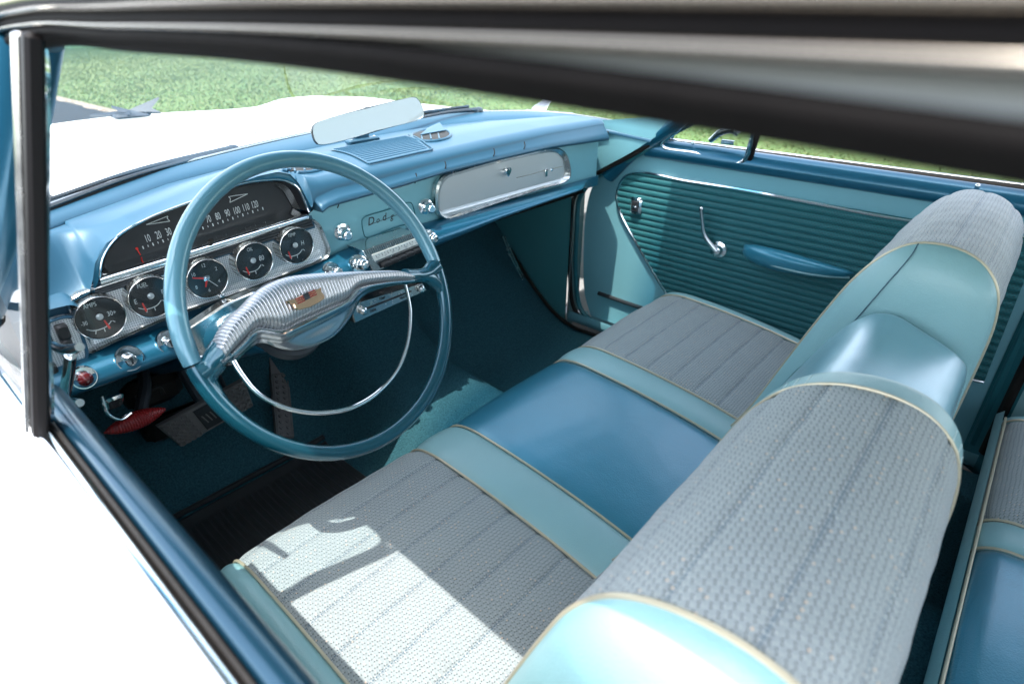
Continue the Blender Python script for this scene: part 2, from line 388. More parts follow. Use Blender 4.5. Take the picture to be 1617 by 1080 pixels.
# ================================================================== BODY SHELL
def yfun(tab):
    xs, ys = zip(*tab); return lambda x: float(np.interp(x, xs, ys))
Wpts = [(.03, .80, 1.00), (.05, .90, 1.02), (.10, .995, 1.03), (.189, 1.075, 1.033), (.388, 1.195, 1.036), (.738, 1.325, 1.038), (.99, 1.375, 1.038), (1.2, 1.38, 1.036), (1.40, 1.31, 1.034), (1.53, 1.20, 1.03), (1.575, 1.05, 1.022), (1.58, .80, 1.005)]
Hpts = [(.13, .60, 1.268), (.15, .64, 1.275), (.19, .665, 1.283), (.27, .69, 1.288), (.40, .715, 1.292), (.70, .74, 1.297), (.90, .74, 1.297), (1.18, .715, 1.292), (1.31, .69, 1.288), (1.39, .665, 1.283), (1.43, .64, 1.275), (1.45, .60, 1.268)]
ws_mid = [((a[0]*.5+b_[0]*.5), (a[1]*.5+b_[1]*.5)+.03, (a[2]+b_[2])*.5+.012) for a, b_ in zip(Wpts, Hpts)]
loft('windshield', [Wpts, ws_mid, Hpts], 'windscreen', nu=60, nv=14)
# hood: height field
def hood_z(x, y):
    z = .972+.014*math.exp(-((x-.79)/.30)**2)
    z += .036*math.exp(-((x-1.52)/.17)**4)*(1-.25*sm(2.2, 2.65, y)) + .036*math.exp(-((x-.06)/.17)**4)*(1-.25*sm(2.2, 2.65, y))
    z += .010*(1-sm(1.2, 1.9, y)) - .012*sm(2.1, 2.6, y)
    ed = max(0, x-1.60, -.02-x); z -= 3.0*ed*ed+ed*.25
    return z
yw = lambda x: float(np.interp(x, [p[0] for p in Wpts[2:10]], [p[1] for p in Wpts[2:10]]))
V = []; nx, ny = 90, 70
for j in range(ny):
    for i in range(nx):
        x = -.12+i/(nx-1)*1.84; x0 = min(max(x, .10), 1.53)
        ys = yw(x0)+.075 if .03 < x < 1.59 else .84; ye = 2.56+.05*math.cos((x-.79)*1.9)
        t = j/(ny-5) if j < ny-4 else 1
        y = ys+(ye-ys)*t; z = hood_z(x, y)
        if j >= ny-4: k = (j-ny+5); y = ye+.012*k-(0.004*k*k if k > 2 else 0); z = hood_z(x, ye)-.012*k*k
        V.append((x, y, z))
hood = link('hood', V, grid_faces(ny, nx), 'white_paint')
# panel gap between hood lid and right and left fenders
for xg in (1.36, .22):
    m = MB(); m.tube([(xg+.05*math.sin(y), y, hood_z(xg+.05*math.sin(y), y)+.0003) for y in np.linspace(1.42 if xg > 1 else 1.2, 2.56, 12)], .0022, 6)
    m.make('panel_gap', ['gasket'], hood)
# nose under the lid edge (grille face), side skins
prof = [(0, .040, .974), (1, .026, .971), (2, -.01, .952), (3, -.06, .915), (4, -.10, .86), (5, -.125, .76), (6, -.13, .6), (7, -.12, .42), (8, -.10, .28)]
def skin(side, y0, y1, name, rows=prof, n=30):
    R = []
    for _, x, z in rows:
        xx = x if side < 0 else 1.60-(x-.034)+.012
        R.append([(xx, y0+(y1-y0)*t, z) for t in np.linspace(0, 1, n)])
    return loft(name, R, 'white_paint', nu=n, nv=30, flip=(side > 0))
ld = skin(-1, -.18, .80, 'driver_door')
rd = skin(1, -.08, 1.00, 'passenger_door')
for sd, y0 in ((-1, -.185), (1, -.085)):
    skin(sd, -2.4, y0, 'rear_quarter')
fp = [(0, -.125, .925), (1, -.16, .87), (2, -.165, .76), (3, -.16, .6), (4, -.15, .42), (5, -.13, .28)]
skin(-1, .805, 2.6, 'front_fender', fp); skin(1, 1.005, 2.6, 'front_fender', fp)
m = MB(); 
m.v = []; nose = [[(-.1+i*.1, 2.60, z) for i in range(19)] for z in (.93, .8, .6, .35)]
m.add(sum([[Vector(p) for p in r] for r in nose], []), grid_faces(4, 19)); m.make('nose', ['white_paint'])
# underbody
m = MB(); m.box((.79, .2, .25), (XR, YF, ZU), 1.82, 4.9, .10); m.make('underbody', ['dark_metal'])
# rear deck lid
loft('trunk_lid', [[(x, y, z-.06*(abs(x-.79)/.9)**4) for x in np.linspace(-.08, 1.66, 20)] for y, z in ((-1.45, 1.0), (-1.7, 1.01), (-2.1, .99), (-2.35, .95), (-2.42, .8), (-2.43, .4))], 'white_paint', nu=30, nv=20, flip=True)

# roof with drip rails
def roof_row(y, zt, xi=.125, zi=1.262):
    top = []
    L = [(.118, 1.311), (.127, 1.322), (.150, 1.337), (.22, 1.360), (.38, 1.388), (.60, 1.402)]
    R = [(1.58-x, z) for x, z in L][::-1]
    return [(x, y, z+zt) for x, z in L]+[(.79, y, 1.406+zt)]+[(x, y, z+zt) for x, z in R]
def drop(y): return -.0095*(max(0, .26-y)/.26)**1.5 if y < .5 else -.02*((y-.5)/.2)**2
roof = loft('roof', [roof_row(.745, -.060)]+[roof_row(y, drop(y)) for y in (.72, .66, .5, .3, .1, -.1, -.3, -.5)]+[roof_row(y, z) for y, z in ((-.7, -.045), (-.9, -.07), (-1.0, -.09))], 'white_paint', nu=60, nv=40)
def lining_row(y, dz): return [(x, y, z+dz) for x, z in ((.135, 1.270), (.17, 1.30), (.30, 1.345), (.55, 1.37), (.79, 1.375), (1.03, 1.37), (1.28, 1.345), (1.41, 1.30), (1.445, 1.270))]
loft('headliner', [lining_row(y, drop(y)) for y in (.70, .6, .4, .2, 0, -.2, -.5)]+[lining_row(-.95, -.08)], 'headliner', roof, nu=40, nv=16, flip=True)
def rail(side):
    X = (lambda x: x) if side < 0 else (lambda x: 1.58-x)
    ys = [.70, .62, .5, .38, .26, .14, .02, -.1, -.25, -.45, -.7, -.9]
    def row(x, z, k=1.): return [(X(x), y, z+drop(y)*k-(.03*((y-.55)/.15)**2 if y > .55 else 0)) for y in ys]
    # chrome drip moulding: cross-section in x,z
    sec = [(.130, 1.320), (.121, 1.309), (.116, 1.301), (.1135, 1.295), (.1130, 1.2905), (.1145, 1.2865), (.1175, 1.2840), (.120, 1.2835)]
    loft('drip_moulding', [row(x, z, .3) for x, z in sec], 'rail_chrome', roof, nu=60, nv=40, flip=(side < 0))
    loft('drip_reflection_strip', [row(x, z, .3) for x, z in ((.1195, 1.2842), (.1190, 1.2825), (.1185, 1.2805), (.1190, 1.2785))], 'roof_gasket', roof, nu=60, nv=8, flip=(side < 0))  # added dark strip, stands in for the dark band reflected in the chrome
    loft('gutter_bead', [row(x, z, .3) for x, z in ((.1195, 1.2797), (.1165, 1.2795), (.1153, 1.2785), (.1157, 1.2772), (.1175, 1.2765), (.121, 1.2764))], 'rail_chrome', roof, nu=60, nv=24, flip=(side < 0))
    sec = [(.1200, 1.2772), (.1180, 1.2762), (.1175, 1.2735), (.1190, 1.2712), (.1215, 1.2716), (.1235, 1.2690), (.1260, 1.2666), (.1300, 1.2655), (.1350, 1.2668), (.142, 1.276)]
    loft('window_gasket', [row(x, z) for x, z in sec], 'roof_gasket', roof, nu=60, nv=40, flip=(side < 0))
rail(-1); rail(1)
# windscreen pillars and rear pillars
for sd in (-1, 1):
    X = (lambda x: x) if sd < 0 else (lambda x: 1.58-x)
    m = MB(); m.tube([(X(.035), .97, .88), (X(.035), .90, .955), (X(.048), .80, 1.02), (X(.075), .705, 1.10), (X(.112), .640, 1.20), (X(.135), .600, 1.272)], [.026, .026, .022, .021, .023, .024], 14, samples=40); m.make('windscreen_pillar', ['blue_metallic'])
    loft('rear_pillar', [[(X(.02), -1.0, .98), (X(.09), -.93, 1.15), (X(.13), -.86, 1.27)], [(X(.02), -1.5, .98), (X(.10), -1.2, 1.15), (X(.14), -.98, 1.26)]], 'white_paint', nu=12, nv=8, thick=.03)
loft('rear_window', [[(.10, -1.42, 1.0), (.79, -1.52, 1.0), (1.48, -1.42, 1.0)], [(.17, -.97, 1.27), (.79, -1.0, 1.31), (1.41, -.97, 1.27)]], 'windscreen', nu=20, nv=8)

# ================================================================== LEFT DOOR TOP, VENT WINDOW
def sill_rows(sec, X, y0, y1, n=24): return [[(X(x), y, z) for y in np.linspace(y0, y1, n)] for x, z in sec]
ident = lambda x: x
# chrome belt moulding + felt gasket + metallic inner roll
loft('belt_moulding', sill_rows([(.038, .972), (.037, .978), (.0405, .9815), (.0465, .980), (.0490, .975), (.0500, .968)], ident, -.17, .79), 'chrome', ld, nu=24, nv=24)
loft('glass_channel', sill_rows([(.0495, .974), (.0505, .979), (.0525, .980), (.0540, .977), (.055, .965)], ident, -.17, .79), 'gasket', ld, nu=24, nv=16)
loft('garnish_rail', sill_rows([(.0535, .962), (.0540, .972), (.0560, .980), (.0610, .983), (.0690, .980), (.0765, .969), (.0805, .952), (.0815, .930), (.078, .905), (.070, .89)], ident, -.17, .64), 'sill_blue_shaded', ld, nu=24, nv=40)
loft('door_trim', sill_rows([(.071, .90), (.085, .86), (.088, .6), (.088, .36)], ident, -.17, .90), 'vinyl_teal', ld, nu=24, nv=12)
# vent window post (leans back and inwards)
m = MB()
A = Vector((.0405, .555, .977)); B = Vector((.1155, .496, 1.274))
def bar(A, B, dx, dy, name, mat, w, d, X=ident):
    A = Vector((X(A.x+dx), A.y+dy, A.z)); B = Vector((X(B.x+dx), B.y+dy, B.z)); t = (B-A).normalized(); s = Vector((0, 1, 0)); s = (s-t*s.dot(t)).normalized(); q = t.cross(s)
    m = MB(); m.box((A+B)/2, (s, q, t), d, w, (B-A).length, .25); return m.make(name, [mat], None)
def vent(sd, door):
    X = ident if sd < 0 else (lambda x: 1.58-x)
    p1 = bar(A, B, 0, 0, 'vent_post', 'post_black', .011, .012, X); p2 = bar(A, B, -.003, .0125, 'vent_frame', 'worn_chrome', .010, .009, X)
    fr = MB(); C_ = [(.046, .57, .975), (.075, .548, 1.09), (.121, .520, 1.262), (.126, .56, 1.262), (.122, .60, 1.250), (.09, .68, 1.14), (.060, .745, 1.04), (.045, .80, .985), (.042, .70, .978)]
    C_ = [Vector((X(a), b_, c)) for a, b_, c in C_]
    fr.tube(C_, .005, 8, closed=True, samples=70); f = fr.make('vent_frame', ['chrome'], None)
    P = crs(C_, 40, True); c0 = P.mean(0); V = [Vector(p) for p in P]+[Vector(c0)]
    gl = link('vent_glass', V, [(i, (i+1) % 40, 40) for i in range(40)], 'glass', None)
    for o in (p1, p2, f, gl): o.parent = door
    return
vent(-1, ld); vent(1, rd)
# latch handle by the post: upright bar with two feet, seen against the dash
y0 = .66
def L(px, py, x=.096): return at(px, py, x=x)
m = MB()
m.tube([L(112, 560), L(108, 590), L(102, 628)], [.0055, .0062, .0065], 14, samples=14)
m.tube([L(126, 548), L(112, 552), L(96, 551), L(84, 545)], [.0040, .0058, .0056, .0045], 12, samples=18)
m.tube([L(112, 552), L(111, 562)], .0046, 12)
m.tube([L(126, 636), L(104, 634), L(78, 634), L(60, 633)], [.0045, .0060, .0060, .005], 12, samples=18)
m.lathe(L(106, 636), (.3, -.3, 1), [(-.004, .006), (-.002, .0072), (.003, .0072), (.005, .004)], 20)
m.make('latch_handle', ['chrome'], ld)
# ================================================================== DASHBOARD SHELL
Atab = [(.09, .93), (.12, .96), (.17, 1.0), (.28, 1.07), (.386, 1.14), (.566, 1.205), (.734, 1.245), (.987, 1.285), (1.2, 1.29), (1.33, 1.25), (1.42, 1.19), (1.455, 1.14), (1.475, 1.06)]
Ay = yfun(Atab)
Btab = [(.09, .940), (.155, .947), (.180, .953), (.190, .972), (.198, .991), (.218, 1.014), (.258, 1.031), (.317, 1.043), (.387, 1.056), (.45, 1.066), (.483, 1.067), (.503, 1.060), (.516, 1.042), (.524, 1.020), (.532, .998), (.545, 1.012), (.584, 1.021), (.681, 1.021), (.849, 1.030), (.99, 1.034), (1.2, 1.040), (1.42, 1.038), (1.475, 1.03)]
Bz = yfun(Btab)
lowB = yfun([(.53, .985), (.555, .997), (.65, 1.001), (.74, 1.005), (.83, 1.010), (.97, 1.012), (1.18, 1.012), (1.425, 1.0), (1.475, 1.0)])
C3 = yfun([(.10, .864), (.295, .866), (.387, .884), (.518, .893), (.589, .902), (.694, .907), (.821, .908), (1.312, .900), (1.475, .898)])
lowR = yfun([(.09, .823), (.263, .823), (.547, .851), (.781, .864), (.977, .880), (1.139, .886), (1.3, .890), (1.36, .893), (1.475, .893)])
endy = lambda x: 2.2*max(0, x-1.435)**1.5*4
crestz = lambda x: 1.0 if x < 0 else float(np.interp(x, [.09, .15, .2, .26, .483, .52, .56, .681, .849, .99, 1.2, 1.42, 1.475], [.985, .99, 1.015, 1.034, 1.066, 1.050, 1.043, 1.043, 1.048, 1.052, 1.055, 1.052, 1.045]))
xs_ = np.unique(np.concatenate([np.linspace(.09, .17, 12), np.linspace(.17, .27, 50), np.linspace(.27, .49, 40), np.linspace(.49, .56, 50), np.linspace(.56, 1.43, 70), np.linspace(1.43, 1.475, 16)]))
def ztop(x, y):
    ya, yf = Ay(x), .925+endy(x); t = (ya-y)/(ya-yf)
    az = 1.030 if x > .2 else 1.03-.004
    c = crestz(x)
    base = az+(c-az)*sm(0, .75, t)+.004*math.sin(math.pi*min(1, max(0, t)))
    r = sm(.70, 1.0, t); K0 = .86
    k = 1-(max(0, (t-.72)/.28))**2
    if x > .535: return base-(base-Bz(x))*(1-math.sqrt(max(0, 1-min(1, max(0, (t-.92)/.08))**2)))
    w_ = sm(.165, .26, x)
    return base+(Bz(x)-base)*sm(.15+.55*w_, .95+.05*w_, t)
rows = []
NT = 64
for k in range(NT):
    t = k/(NT-1)
    t = 1-(1-t)**1.9
    rows.append([(x, Ay(x)+(.925+endy(x)-Ay(x))*t, ztop(x, Ay(x)+(.925+endy(x)-Ay(x))*t)) for x in xs_])
for dy, f in ((-.012, .45), (-.019, .8), (-.017, 1.0), (-.002, 1.02), (.02, 1.02)):
    rows.append([(x, .925+endy(x)+(dy if x > .54 else (.003 if x < .19 else .004)), Bz(x)+(lowB(x)-Bz(x))*f if x > .54 else Bz(x)-.002) for x in xs_])
dash = loft('dashboard', rows, 'dash_paint', resample=False)
# front drop of the rear edge, then the cowl rail
aw = [(p[0], p[1]) for p in Wpts]
N_ = 60
wc = crs(Wpts, N_)
pa = crs([(.062, .86, 1.0)]+[(x, Ay(x), 1.026) for x in (.10, .17, .28, .386, .566, .734, .987, 1.2, 1.33, 1.42, 1.455)]+[(1.475, 1.06, 1.022), (1.50, .93, 1.01), (1.51, .82, 1.0)], N_)
r1 = pa+np.array([0, .002, -.006]); r2 = pa*.85+wc*.15+np.array([0, 0, .008]); r3 = pa*.45+wc*.55+np.array([0, 0, .012]); r4 = wc+np.array([0, -.012, .008]); r5 = wc+np.array([0, -.010, -.006])
loft('cowl_rail', [r1, pa, r2, r3, r4, r5], 'dash_paint', dash, nu=N_, nv=24)
m = MB(); m.tube([tuple(p+np.array([0, 0, -.004])) for p in pa[3:-4]], .0042, 6, samples=80); m.make('pad_gap', ['gasket'], dash)
m = MB(); m.tube([tuple(p+np.array([0, .001, .004])) for p in wc], .0085, 8, samples=90); m.make('windscreen_seal', ['gasket'])
m = MB(); m.tube([tuple(p+np.array([0, -.006, .010])) for p in wc], .0026, 8, samples=90); m.make('seal_trim', ['worn_chrome'])
# face (light paint) and dark left face
xf = [x for x in xs_ if x >= .53]
loft('dash_face', [[(x, .941+endy(x), lowB(x)-.003) for x in xf]]+[[(x, .940+endy(x), lowB(x)*(1-t)+C3(x)*t) for x in xf] for t in (.1, .35, .65, .9, 1.0)]+[[(x, .945+endy(x), C3(x)-.01) for x in xf]], 'light_paint', dash, resample=False)
xl = [x for x in xs_ if x <= .535]
loft('lower_face', [[(x, .944, (.95 if x < .19 else .955)) for x in xl], [(x, .944, .90) for x in xl], [(x, .944, C3(x)-.005) for x in xl]], 'dash_paint', dash, resample=False)
pro = lambda x: 1-sm(1.28, 1.40, x)
rr = []
for dy, f in ((.004, 0), (-.004, .02), (-.018, .10), (-.032, .28), (-.040, .55), (-.039, .80), (-.030, .97), (-.012, 1.08), (.03, 1.12), (.10, 1.0)):
    rr.append([(x, .932+endy(x)+dy*(pro(x) if dy < 0 else 1)*(1+.10*sm(.7, .9, x)), C3(x)+.002+(lowR(x)-C3(x))*f-(.02*sm(1.3, 1.4, x) if f > .9 else 0)) for x in xs_])
roll = loft('lower_dash_roll', rr, 'blue_metallic', dash, resample=False)
# dash end cap on the right, inner cowl side panel
loft('dash_end', [[(1.475, .935+endy(1.475), 1.04), (1.475, .935+endy(1.475), .96), (1.475, .935+endy(1.475), .86)], [(1.478, 1.10, 1.03), (1.478, 1.10, .96), (1.478, 1.12, .86)]], 'light_paint', dash, nu=8, nv=6)
# ---- small stitched pleats along the pad brow
for px, py in ((535, 321), (595, 301), (657, 283), (703, 264), (780, 243), (828, 232)):
    m = MB(); q = at(px, py, y=.912); m.tube([q+Vector((.004, .004, .010)), q+Vector((.001, -.001, .002)), q+Vector((-.004, 0, -.008))], .0011, 6)
    m.make('brow_pleat', ['gasket'], dash)

# ---- instrument pod (recess) -----------------------------------------------------------
def zp(L_, ox, oy, s): return [(ox+u/s, oy+v/s) for u, v in L_]
S3 = 1385/500.
arch_out = [(.186, .953), (.190, .972), (.198, .991), (.218, 1.014), (.258, 1.031), (.317, 1.043), (.387, 1.056), (.45, 1.066), (.483, 1.067), (.503, 1.060), (.516, 1.042), (.524, 1.020), (.532, .994)]
ys0 = .9275
loop0 = [Vector((x, ys0, z-.0015)) for x, z in arch_out]
inn = [(268, 520), (285, 430), (350, 340), (480, 265), (590, 220), (700, 180), (800, 143), (900, 110), (990, 97), (1060, 95), (1110, 110), (1140, 135), (1188, 235)]
gls = [(290, 478), (300, 420), (380, 330), (500, 262), (600, 222), (700, 185), (800, 150), (880, 127), (950, 113), (1010, 112), (1050, 128), (1070, 148), (1108, 214)]
l1 = [at(*p, y=.927) for p in zp(inn, 60, 250, S3)]; l1b = [p+Vector((0, .006, 0)) for p in l1]
g0 = [at(*p, y=.968) for p in zp(gls, 60, 250, S3)]
pod = loft('instrument_hood', [loop0, l1, l1b], 'blue_metallic', dash, nu=60, nv=8)
m = MB(); m.tube(l1, .0016, 8, samples=90); m.make('hood_trim', ['chrome'], pod)
loft('hood_interior', [l1b, [a*.4+b_*.6 for a, b_ in zip(l1b, g0)], g0], 'black_plastic', pod, nu=60, nv=8)
# chrome lens surround at the right end
loft('speedometer_surround', [[a*.55+b_*.45+Vector((0, 0, -.0005)) for a, b_ in list(zip(l1b, g0))[-5:]], [p+Vector((.0006, -.004, 0)) for p in g0[-5:]]], 'worn_chrome', pod, nu=16, nv=4)
gbL, gbR = g0[0], g0[-1]
# dial sheet
P = crs(g0, 60); cen = (gbL+gbR)/2
V = [Vector(p) for p in P]+[cen]
dial = link('speedometer', V, [(i, i+1, 60) for i in range(59)], 'dial_grey', dash, smooth=False)
lipL = at(157, 438, y=.932); lipR = at(487, 338, y=.932)
lipL2 = at(160, 449, y=.926); lipR2 = at(488, 345, y=.926)
e1 = [gbL+(gbR-gbL)*t for t in (-.01, .25, .5, .75, 1.02)]
def ln(a, b_, n=5): return [a+(b_-a)*t for t in np.linspace(0, 1, n)]
loft('speedometer_lip', [e1, ln(at(162, 434, y=.945), at(484, 333, y=.945)), ln(lipL, lipR), ln(lipL2, lipR2), ln(lipL2+Vector((0, .006, -.003)), lipR2+Vector((0, .006, -.003)))], 'chrome', dial, nu=24, nv=24)
m = MB(); q = at(333, 380, y=.930); m.lathe(q, (0, -1, .5), [(-.004, .0036), (.001, .0036), (.0012, .0028)], 16); m.make('trip_stem', ['gasket'], dial)
# dark ribs between lip and gauge panel
m = MB()
for k, (a, b_) in enumerate((((157, 455), (490, 348)), ((150, 461), (492, 352)), ((140, 468), (494, 356)))):
    m.tube(ln(at(*a, y=.930), at(*b_, y=.930), 3), .0024, 8, samples=4)
m.make('lip_ribs', ['dark_metal'], dial)
loft('lip_backing', [ln(at(150, 447, y=.934), at(492, 340, y=.934)), ln(at(118, 478, y=.934), at(498, 360, y=.934))], 'dash_paint', dial, nu=6)
# speedometer printing
ux = (gbR-gbL).normalized(); uy = Vector((-ux.z, 0, ux.x)) if ux.x > 0 else ZU; uy = Vector((0, -1, 0)).cross(ux)*-1; uy = uy if uy.z > 0 else -uy
yd = .9665
items = []
for s, (px, py) in zip(('10', '20', '30', '40', '50', '60', '70', '80', '90', '100', '110', '120'), ((233, 377), (250, 371.5), (266, 366.5), (282, 362), (298, 357), (314, 351.5), (329, 346.5), (344, 342), (359, 337), (373.5, 333), (388, 328), (402, 323.5))):
    items.append(text('t', s, at(px, py, y=yd), ux, uy, .0115, 'ink', None, sx=.50, bold=.0))
txt_obj('speed_numbers', items, 'ink', dial)
m = MB()
for k in range(25):
    t = k/24; c = at(226+(415-226)*t, 391+(329.5-391)*t, y=yd); hh = .0030 if k % 2 else .0045; wd2 = .0008 if k % 2 else .0015
    m.box(c, (ux, Vector((0, 1, 0)), uy), wd2, .0006, hh, .05)
m.make('speed_ticks', ['ink'], dial, smooth=False)
def outline(pts, r=.0006, closed=True):
    m = MB()
    for i in range(len(pts) if closed else len(pts)-1): m.tube([pts[i], pts[(i+1) % len(pts)]], r, 6)
    return m
m = outline([at(px, py, y=yd) for px, py in ((231, 355), (265, 341.5), (264, 345), (268, 349.5))]); m2 = outline([at(px, py, y=yd) for px, py in ((363, 320), (364, 314), (361, 311), (372, 309), (391, 306.5))])
m.make('turn_arrow', ['ink'], dial); m2.make('turn_arrow', ['ink'], dial)
m = MB(); m.tube([at(216, 393, y=yd), at(222, 403, y=yd)], .0009, 6); m.lathe(at(216, 392.5, y=yd), (0, -1, 0), [(0, .002), (.0012, .0018)], 12); m.make('speed_needle', ['needle'], dial)

# ---- gauge panel -------------------------------------------------------------------------
YP = .930
gp = [(107, 478), (118, 466), (134, 459), (250, 421), (380, 379), (475, 346), (492, 345), (504, 353), (514, 374), (521, 394), (519, 404), (508, 412), (493, 419), (385, 462), (262, 505), (180, 541), (150, 556), (139, 560), (131, 550), (118, 515)]
out = [at(*p, y=YP) for p in gp]; cen = sum(out, Vector())/len(out)
P = [Vector(p) for p in crs(out, 110, True)]
def inset(P, d):
    k = len(P); R = []
    for i in range(k):
        t = (P[(i+1) % k]-P[i-1]).normalized(); nrm = Vector((-t.z, 0, t.x)); nrm = nrm if nrm.dot(cen-P[i]) > 0 else -nrm; R.append(P[i]+nrm*d)
    return R
rings = [[p+Vector((0, .012, 0)) for p in P], [p+Vector((0, -.002, 0)) for p in P], [p+Vector((0, -.004, 0)) for p in inset(P, .0015)], [p+Vector((0, .0, 0)) for p in inset(P, .004)], [p+Vector((0, .005, 0)) for p in inset(P, .006)]]
V = sum(rings, []); V2 = [p for p in rings[-1]]+[cen+Vector((0, .005, 0))]
panel = link('gauge_panel', V+V2, grid_faces(5, 110, True)+[(550+i, 550+(i+1) % 110, 660) for i in range(110)], ['worn_chrome', 'mesh_metal'], dash, None, [0]*440+[1]*110, smooth=False)
# lower sloping trough of the panel
tr = [(150, 549), (180, 534), (262, 498), (385, 455), (493, 412), (508, 404)]
loft('panel_trough', [[at(px-4, py-11, y=YP+.0048) for px, py in tr], [at(px-1, py-3, y=YP+.002) for px, py in tr], [at(px, py+3, y=YP-.004) for px, py in tr]], 'mesh_metal', panel, nu=40, nv=8)
GA = [(160, 503, 'amps'), (241, 470, 'fuel'), (329, 441, 'clock'), (403, 413.5, 'oil'), (469.5, 389, 'temp')]
for gx, gy, kind in GA:
    c = at(gx, gy, y=.912); r = .0318; ax = Vector((0, -1, 0))
    base = Vector((c.x, YP+.008, c.z)); Hh = base.y-c.y
    m = MB(); m.lathe(base, ax, [(0, r*1.03), (.004, r*1.0), (Hh-.003, r), (Hh-.0006, r*.99), (Hh, r*.975), (Hh-.0008, r*.95), (Hh-.0045, r*.935), (Hh-.009, r*.925)], 64, flute=None)
    bz_ = m.make('gauge', ['worn_chrome'], dash)
    # fine vertical knurl lines round the bezel drum
    m = MB()
    for k in range(26):
        a = 2*math.pi*k/26; q = base+Vector((math.cos(a), 0, math.sin(a)))*r*1.001
        m.tube([q+Vector((0, -.004, 0)), q+Vector((0, -(Hh-.004), 0))], .0006, 5)
    m.make('bezel_lines', ['dark_metal'], bz_)
    m = MB(); f = Vector((c.x, c.y+.0075, c.z)); m.lathe(f, ax, [(-.002, r*.93), (0, r*.93)], 48); m.make('dial_face', ['dial_black'], bz_)
    m = MB(); m.lathe(Vector((c.x, c.y+.0015, c.z)), ax, [(0, r*.92), (.0006, r*.90), (.0018, r*.6), (.0024, r*.2)], 48); m.make('gauge_lens', ['lens'], bz_)
    fy_ = c.y+.0070; F2 = lambda dx, dz, o=0: Vector((c.x+dx*r, fy_-o, c.z+dz*r))
    items = []
    if kind != 'clock':
        m = MB(); m.lathe(F2(0, .02), ax, [(0, .0046), (.002, .0044), (.0034, .003), (.0038, .001)], 20); m.make('gauge_hub', ['brushed'], bz_)
        nd = {'amps': ((.12, -.2), (.22, -.62)), 'fuel': ((-.42, -.20), (-.36, -.62)), 'oil': ((-.44, -.22), (-.36, -.62)), 'temp': ((-.46, -.22), (-.38, -.62))}[kind]
        m = MB(); m.tube([F2(*nd[0], .001), F2(*nd[1], .001)], [.0011, .0015], 6); m.make('gauge_needle', ['needle'], bz_)
        arc = [(-.62, -.38), (-.40, -.52), (-.10, -.55), (.15, -.50), (.38, -.32)]
        m = MB(); m.tube([F2(a, b_) for a, b_ in arc], .0006, 5, samples=14)
        for (a, b_) in ((-.35, -.70), (.02, -.72), (.5, -.42)):
            m.tube([F2(a, b_), F2(a*.85, b_*.8)], .0006, 5)
        m.make('scale_marks', ['ink'], bz_)
        lab = {'amps': (('AMPS', -.2, .62, .0062), ('30+', .48, .02, .0068), ('-30', -.62, -.10, .0058)), 'fuel': (('FUEL', -.2, .60, .0062), ('E', -.66, -.06, .0075), ('F', .52, .05, .0068)), 'oil': (('OIL', -.05, .62, .0058), ('80', .46, .02, .0085)), 'temp': (('TEMP', -.1, .60, .0056), ('H', .45, .02, .008))}[kind]
        for s, a, b_, h in lab: items.append(text('t', s, F2(a, b_), XR, ZU, h, 'ink', None, sx=.75))
    else:
        for k in range(12):
            a = math.pi/2-2*math.pi*(k+1)/12
            if (k+1) % 2 == 0: items.append(text('t', str(k+1), F2(.64*math.cos(a), .64*math.sin(a)), XR, ZU, .0058, 'ink', None, sx=.8))
        m = MB(); m.tube([F2(-.05, 0, .001), F2(-.62, .2, .001)], [.0015, .0010], 6); m.tube([F2(0, -.05, .001), F2(-.14, -.42, .001)], [.0017, .0012], 6); m.make('clock_hands', ['needle'], bz_)
        m = MB(); m.tube([F2(.05, -.1, .0016), F2(.42, -.55, .0016)], .0005, 5); m.make('second_hand', ['ink'], bz_)
        m = MB(); m.lathe(F2(0, 0), ax, [(0, .0054), (.002, .005), (.0025, .0030), (.005, .0028), (.0054, .001)], 20); m.lathe(Vector((c.x+.35*r, c.y-.002, c.z-.93*r)), ax, [(0, .0035), (.006, .0035), (.007, .002)], 16); m.make('clock_knob', ['chrome'], bz_)
    if items: txt_obj('gauge_lettering', items, 'ink', bz_)
# ---- push button panel at the far left ------------------------------------------------------
YB = .925
bp = [(60, 520), (80, 507), (108, 500), (122, 505), (128, 525), (137, 560), (133, 570), (112, 580), (60, 604)]
out = [at(*p, y=YB) for p in bp]; cen = sum(out, Vector())/len(out); P = [Vector(p) for p in crs(out, 50, True)]
m = MB(); m.prism([p+Vector((0, .012, 0)) for p in P], (0, -1, 0), .012, .0)
pb = m.make('button_panel', ['mesh_metal'], dash, smooth=False)
m = MB(); m.tube([p+Vector((0, -.001, 0)) for p in P], .0024, 8, True, samples=80); m.make('panel_rim', ['dash_paint'], pb)
m = MB()
for (a, b_, sx, sz) in ((99, 524, .014, .022), (74, 540, .013, .022), (106, 543, .012, .016), (80, 583, .014, .018), (108, 562, .012, .012)):
    q = at(a, b_, y=YB-.006); m.box(q, (XR, ZU, Vector((0, -1, 0))), sx, sz, .012, .2)
m.make('push_buttons', ['black_plastic'], pb)
m = MB(); bh = [at(*p, y=.918) for p in ((66, 492), (90, 486), (116, 482), (130, 492), (138, 512), (143, 545))]
loft('button_hood', [bh, [p+Vector((.001, .012, .006)) for p in bh], [p+Vector((-.002, .05, .02)) for p in bh]], 'dash_paint', dash, nu=30, nv=8)

